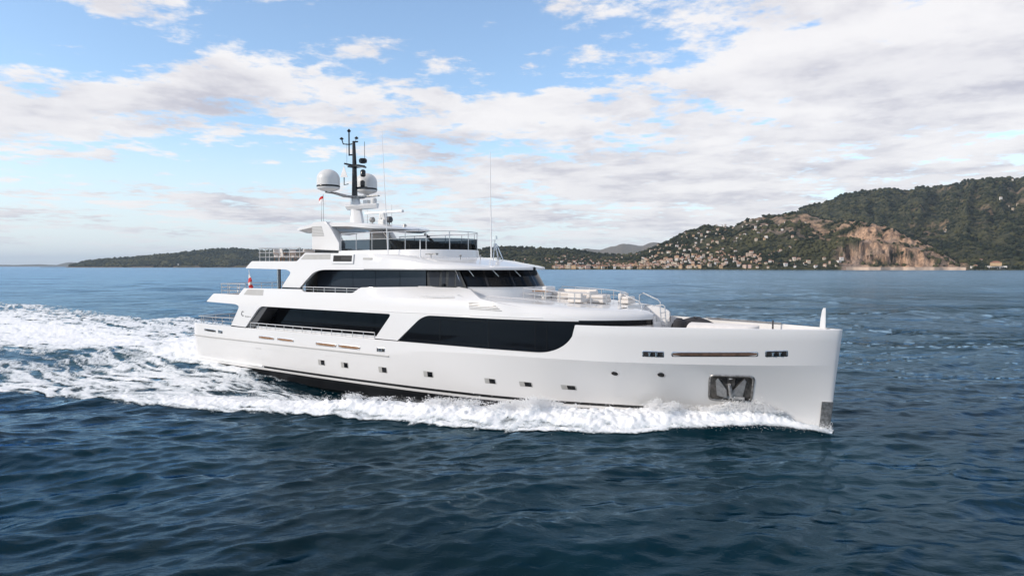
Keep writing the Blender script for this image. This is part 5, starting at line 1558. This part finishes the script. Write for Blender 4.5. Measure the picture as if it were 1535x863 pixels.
# sun deck chairs
def chair(u, w, z, rz, label, group):
    t = on_board('deck_chair', label, 'chair', u, w, z, rz, group)
    mb = MB(); mb.box((-.25, -.27, .40), (.27, .27, .50)); mb.build('seat', M['fabric'], t, bevel=.03)
    mb = MB(); mb.prism([(-.27, .46), (-.19, .46), (-.28, .95), (-.36, .95)], -.26, .26); mb.build('backrest', M['fabric'], t, bevel=.02)
    for a in (-.22, .22):
        for b in (-.24, .24):
            mb = MB(); mb.tube([(a, b, 0), (a, b, .42)], .022, 6); mb.build('leg', M['wood'], t)
    for b in (-.27, .27):
        mb = MB(); mb.tube([(.22, b, .42), (.22, b, .65), (-.28, b, .68)], .022, 6); mb.build('armrest', M['wood'], t)
    return t
G = 'cream chairs at the sun deck table'
LB = 'cream cushioned deck chair with wooden arms inside the sun deck aft rail'
for (u, w, rz) in [(-12.7, 2.6, 0), (-12.2, 1.7, 0), (-11.5, 3.0, 1.2), (-10.9, 2.0, 3.1), (-11.9, .4, 0)]: chair(u, w, 7.2, rz, LB, G)
tb = on_board('round_table', 'round pale dining table among the cream chairs on the sun deck', 'table', -10.2, 2.6, 7.2)
mb = MB(); mb.lathe([(.9, .66), (.95, .70), (.95, .74), (.9, .76)], (0, 0, 0), 28); mb.build('table_top', M['cover'], tb)
mb = MB(); mb.lathe([(.4, 0), (.12, .08), (.12, .4), (.5, .66)], (0, 0, 0), 16); mb.build('pedestal', M['grey'], tb)
sofa(-12.9, -1.6, 7.2, 1.2, .9, 'cream sofa at the far corner of the sun deck aft rail', math.radians(-90), h=.42)
sofa(-17.2, 1.5, 1.94, 3.2, .9, 'dark aft deck sofa behind the stern rail of the main deck', math.radians(-90), 'dfabric', h=.5)
sofa(-15.4, 2.6, 1.94, 1.0, .9, 'dark armchair on the main deck beside the white wing', 0, 'dfabric', h=.62)
sofa(-14.9, -1.2, 1.94, 1.2, .9, 'cream armchair on the main aft deck behind the dark seats', 0, h=.62)
sofa(-12.9, 2.6, 4.75, 1.8, .8, 'cream sofa on the upper aft deck beside the steel post', math.radians(180), h=.46)
sofa(-15.9, 0, 4.75, 2.4, .9, 'dark sofa on the upper aft deck inside the stern rail', math.radians(90), 'dfabric', h=.3)
# ensign on its staff at the upper aft rail
en = on_board('ensign', 'red and white ensign hanging furled on a staff at the upper aft rail', 'flag', -16.9, 1.9, 4.85)
mb = MB(); mb.tube([(0, 0, 0), (-.28, 0, 1.9)], .025, 6); mb.build('flag_staff', M['white'], en)
for i, (z0, z1) in enumerate([(.55, .78), (.78, .98), (.98, 1.3), (1.3, 1.55)]):
    mb = MB()
    rg_ = []
    for z in np.linspace(z0, z1, 4):
        k = (1.6 - z) * .15 + .06 + .03 * math.sin(7 * z)
        rg_.append([(-.15 * z + k * c_, k * .6 * s_ + .02 * math.sin(9 * z), z + .35 * k * c_) for c_, s_ in [(math.cos(a) * (1 + .25 * math.sin(3 * a + z * 5)), math.sin(a)) for a in np.linspace(0, 2 * math.pi, 14, endpoint=False)]])
    mb.loft(rg_, closed=True, cap=True)
    mb.build('flag_cloth', M['red'] if i % 2 == 0 else M['flagw'], en, angle=60)
def small_flag(name, label, u, w, z, l, h, mats):
    t = on_board(name, label, 'flag', u, w, z)
    n = len(mats)
    for k, m_ in enumerate(mats):
        mb = MB()
        z0, z1 = h * (1 - k / n), h * (1 - (k + 1) / n)
        mb.loft([[(-x, .06 * math.sin(x * 9), z0 - x * .35), (-x, .06 * math.sin(x * 9), z1 - x * .35), (-x, .06 * math.sin(x * 9) - .008, z1 - x * .35), (-x, .06 * math.sin(x * 9) - .008, z0 - x * .35)] for x in np.linspace(0, l, 9)], closed=True, cap=True)
        mb.build('flag_cloth', m_, t, angle=60)
    mb = MB(); mb.tube([(0.01, 0, -2.4), (0.01, 0, h + .1)], .012, 5); mb.build('halyard', M['dgrey'], t)
small_flag('courtesy_flag', 'tiny red and white flag flying on a line below the left satellite dome', -9.3, 1.7, 11.28, .48, .36, [M['red'], M['flagw']])
pn_ = on_board('pennant', 'small white triangular pennant under the black mast yard', 'flag', -8.55, .55, 12.9)
mb = MB(); mb.add([(0, 0, .78), (-.34, .02, .05), (.30, -.04, 0), (0, .02, .78), (-.34, .04, .05), (.30, -.02, 0)], [(0, 1, 2), (3, 5, 4), (0, 3, 4, 1), (1, 4, 5, 2), (2, 5, 3, 0)]); mb.build('flag_cloth', M['flagw'], pn_)
# ================================================================== THE AIR
m = bpy.data.materials.new('haze'); m.use_nodes = True
t = NT(m.node_tree)
for x in list(t.n):
    if x.type == 'BSDF_PRINCIPLED': t.n.remove(x)
pv = t.node('ShaderNodeVolumePrincipled')
pv.inputs['Color'].default_value = (0.70, 0.85, 1.0, 1)
pv.inputs["Density"].default_value = 4.0e-5
pv.inputs['Anisotropy'].default_value = 0.0
t.l.new(pv.outputs[0], t.n['Material Output'].inputs['Volume'])
mb = MB(); mb.box((-30000, -30000, -20), (30000, 30000, 420))
hz = mb.build('haze', m, None, angle=0, flip=False); hz['kind'] = 'stuff'
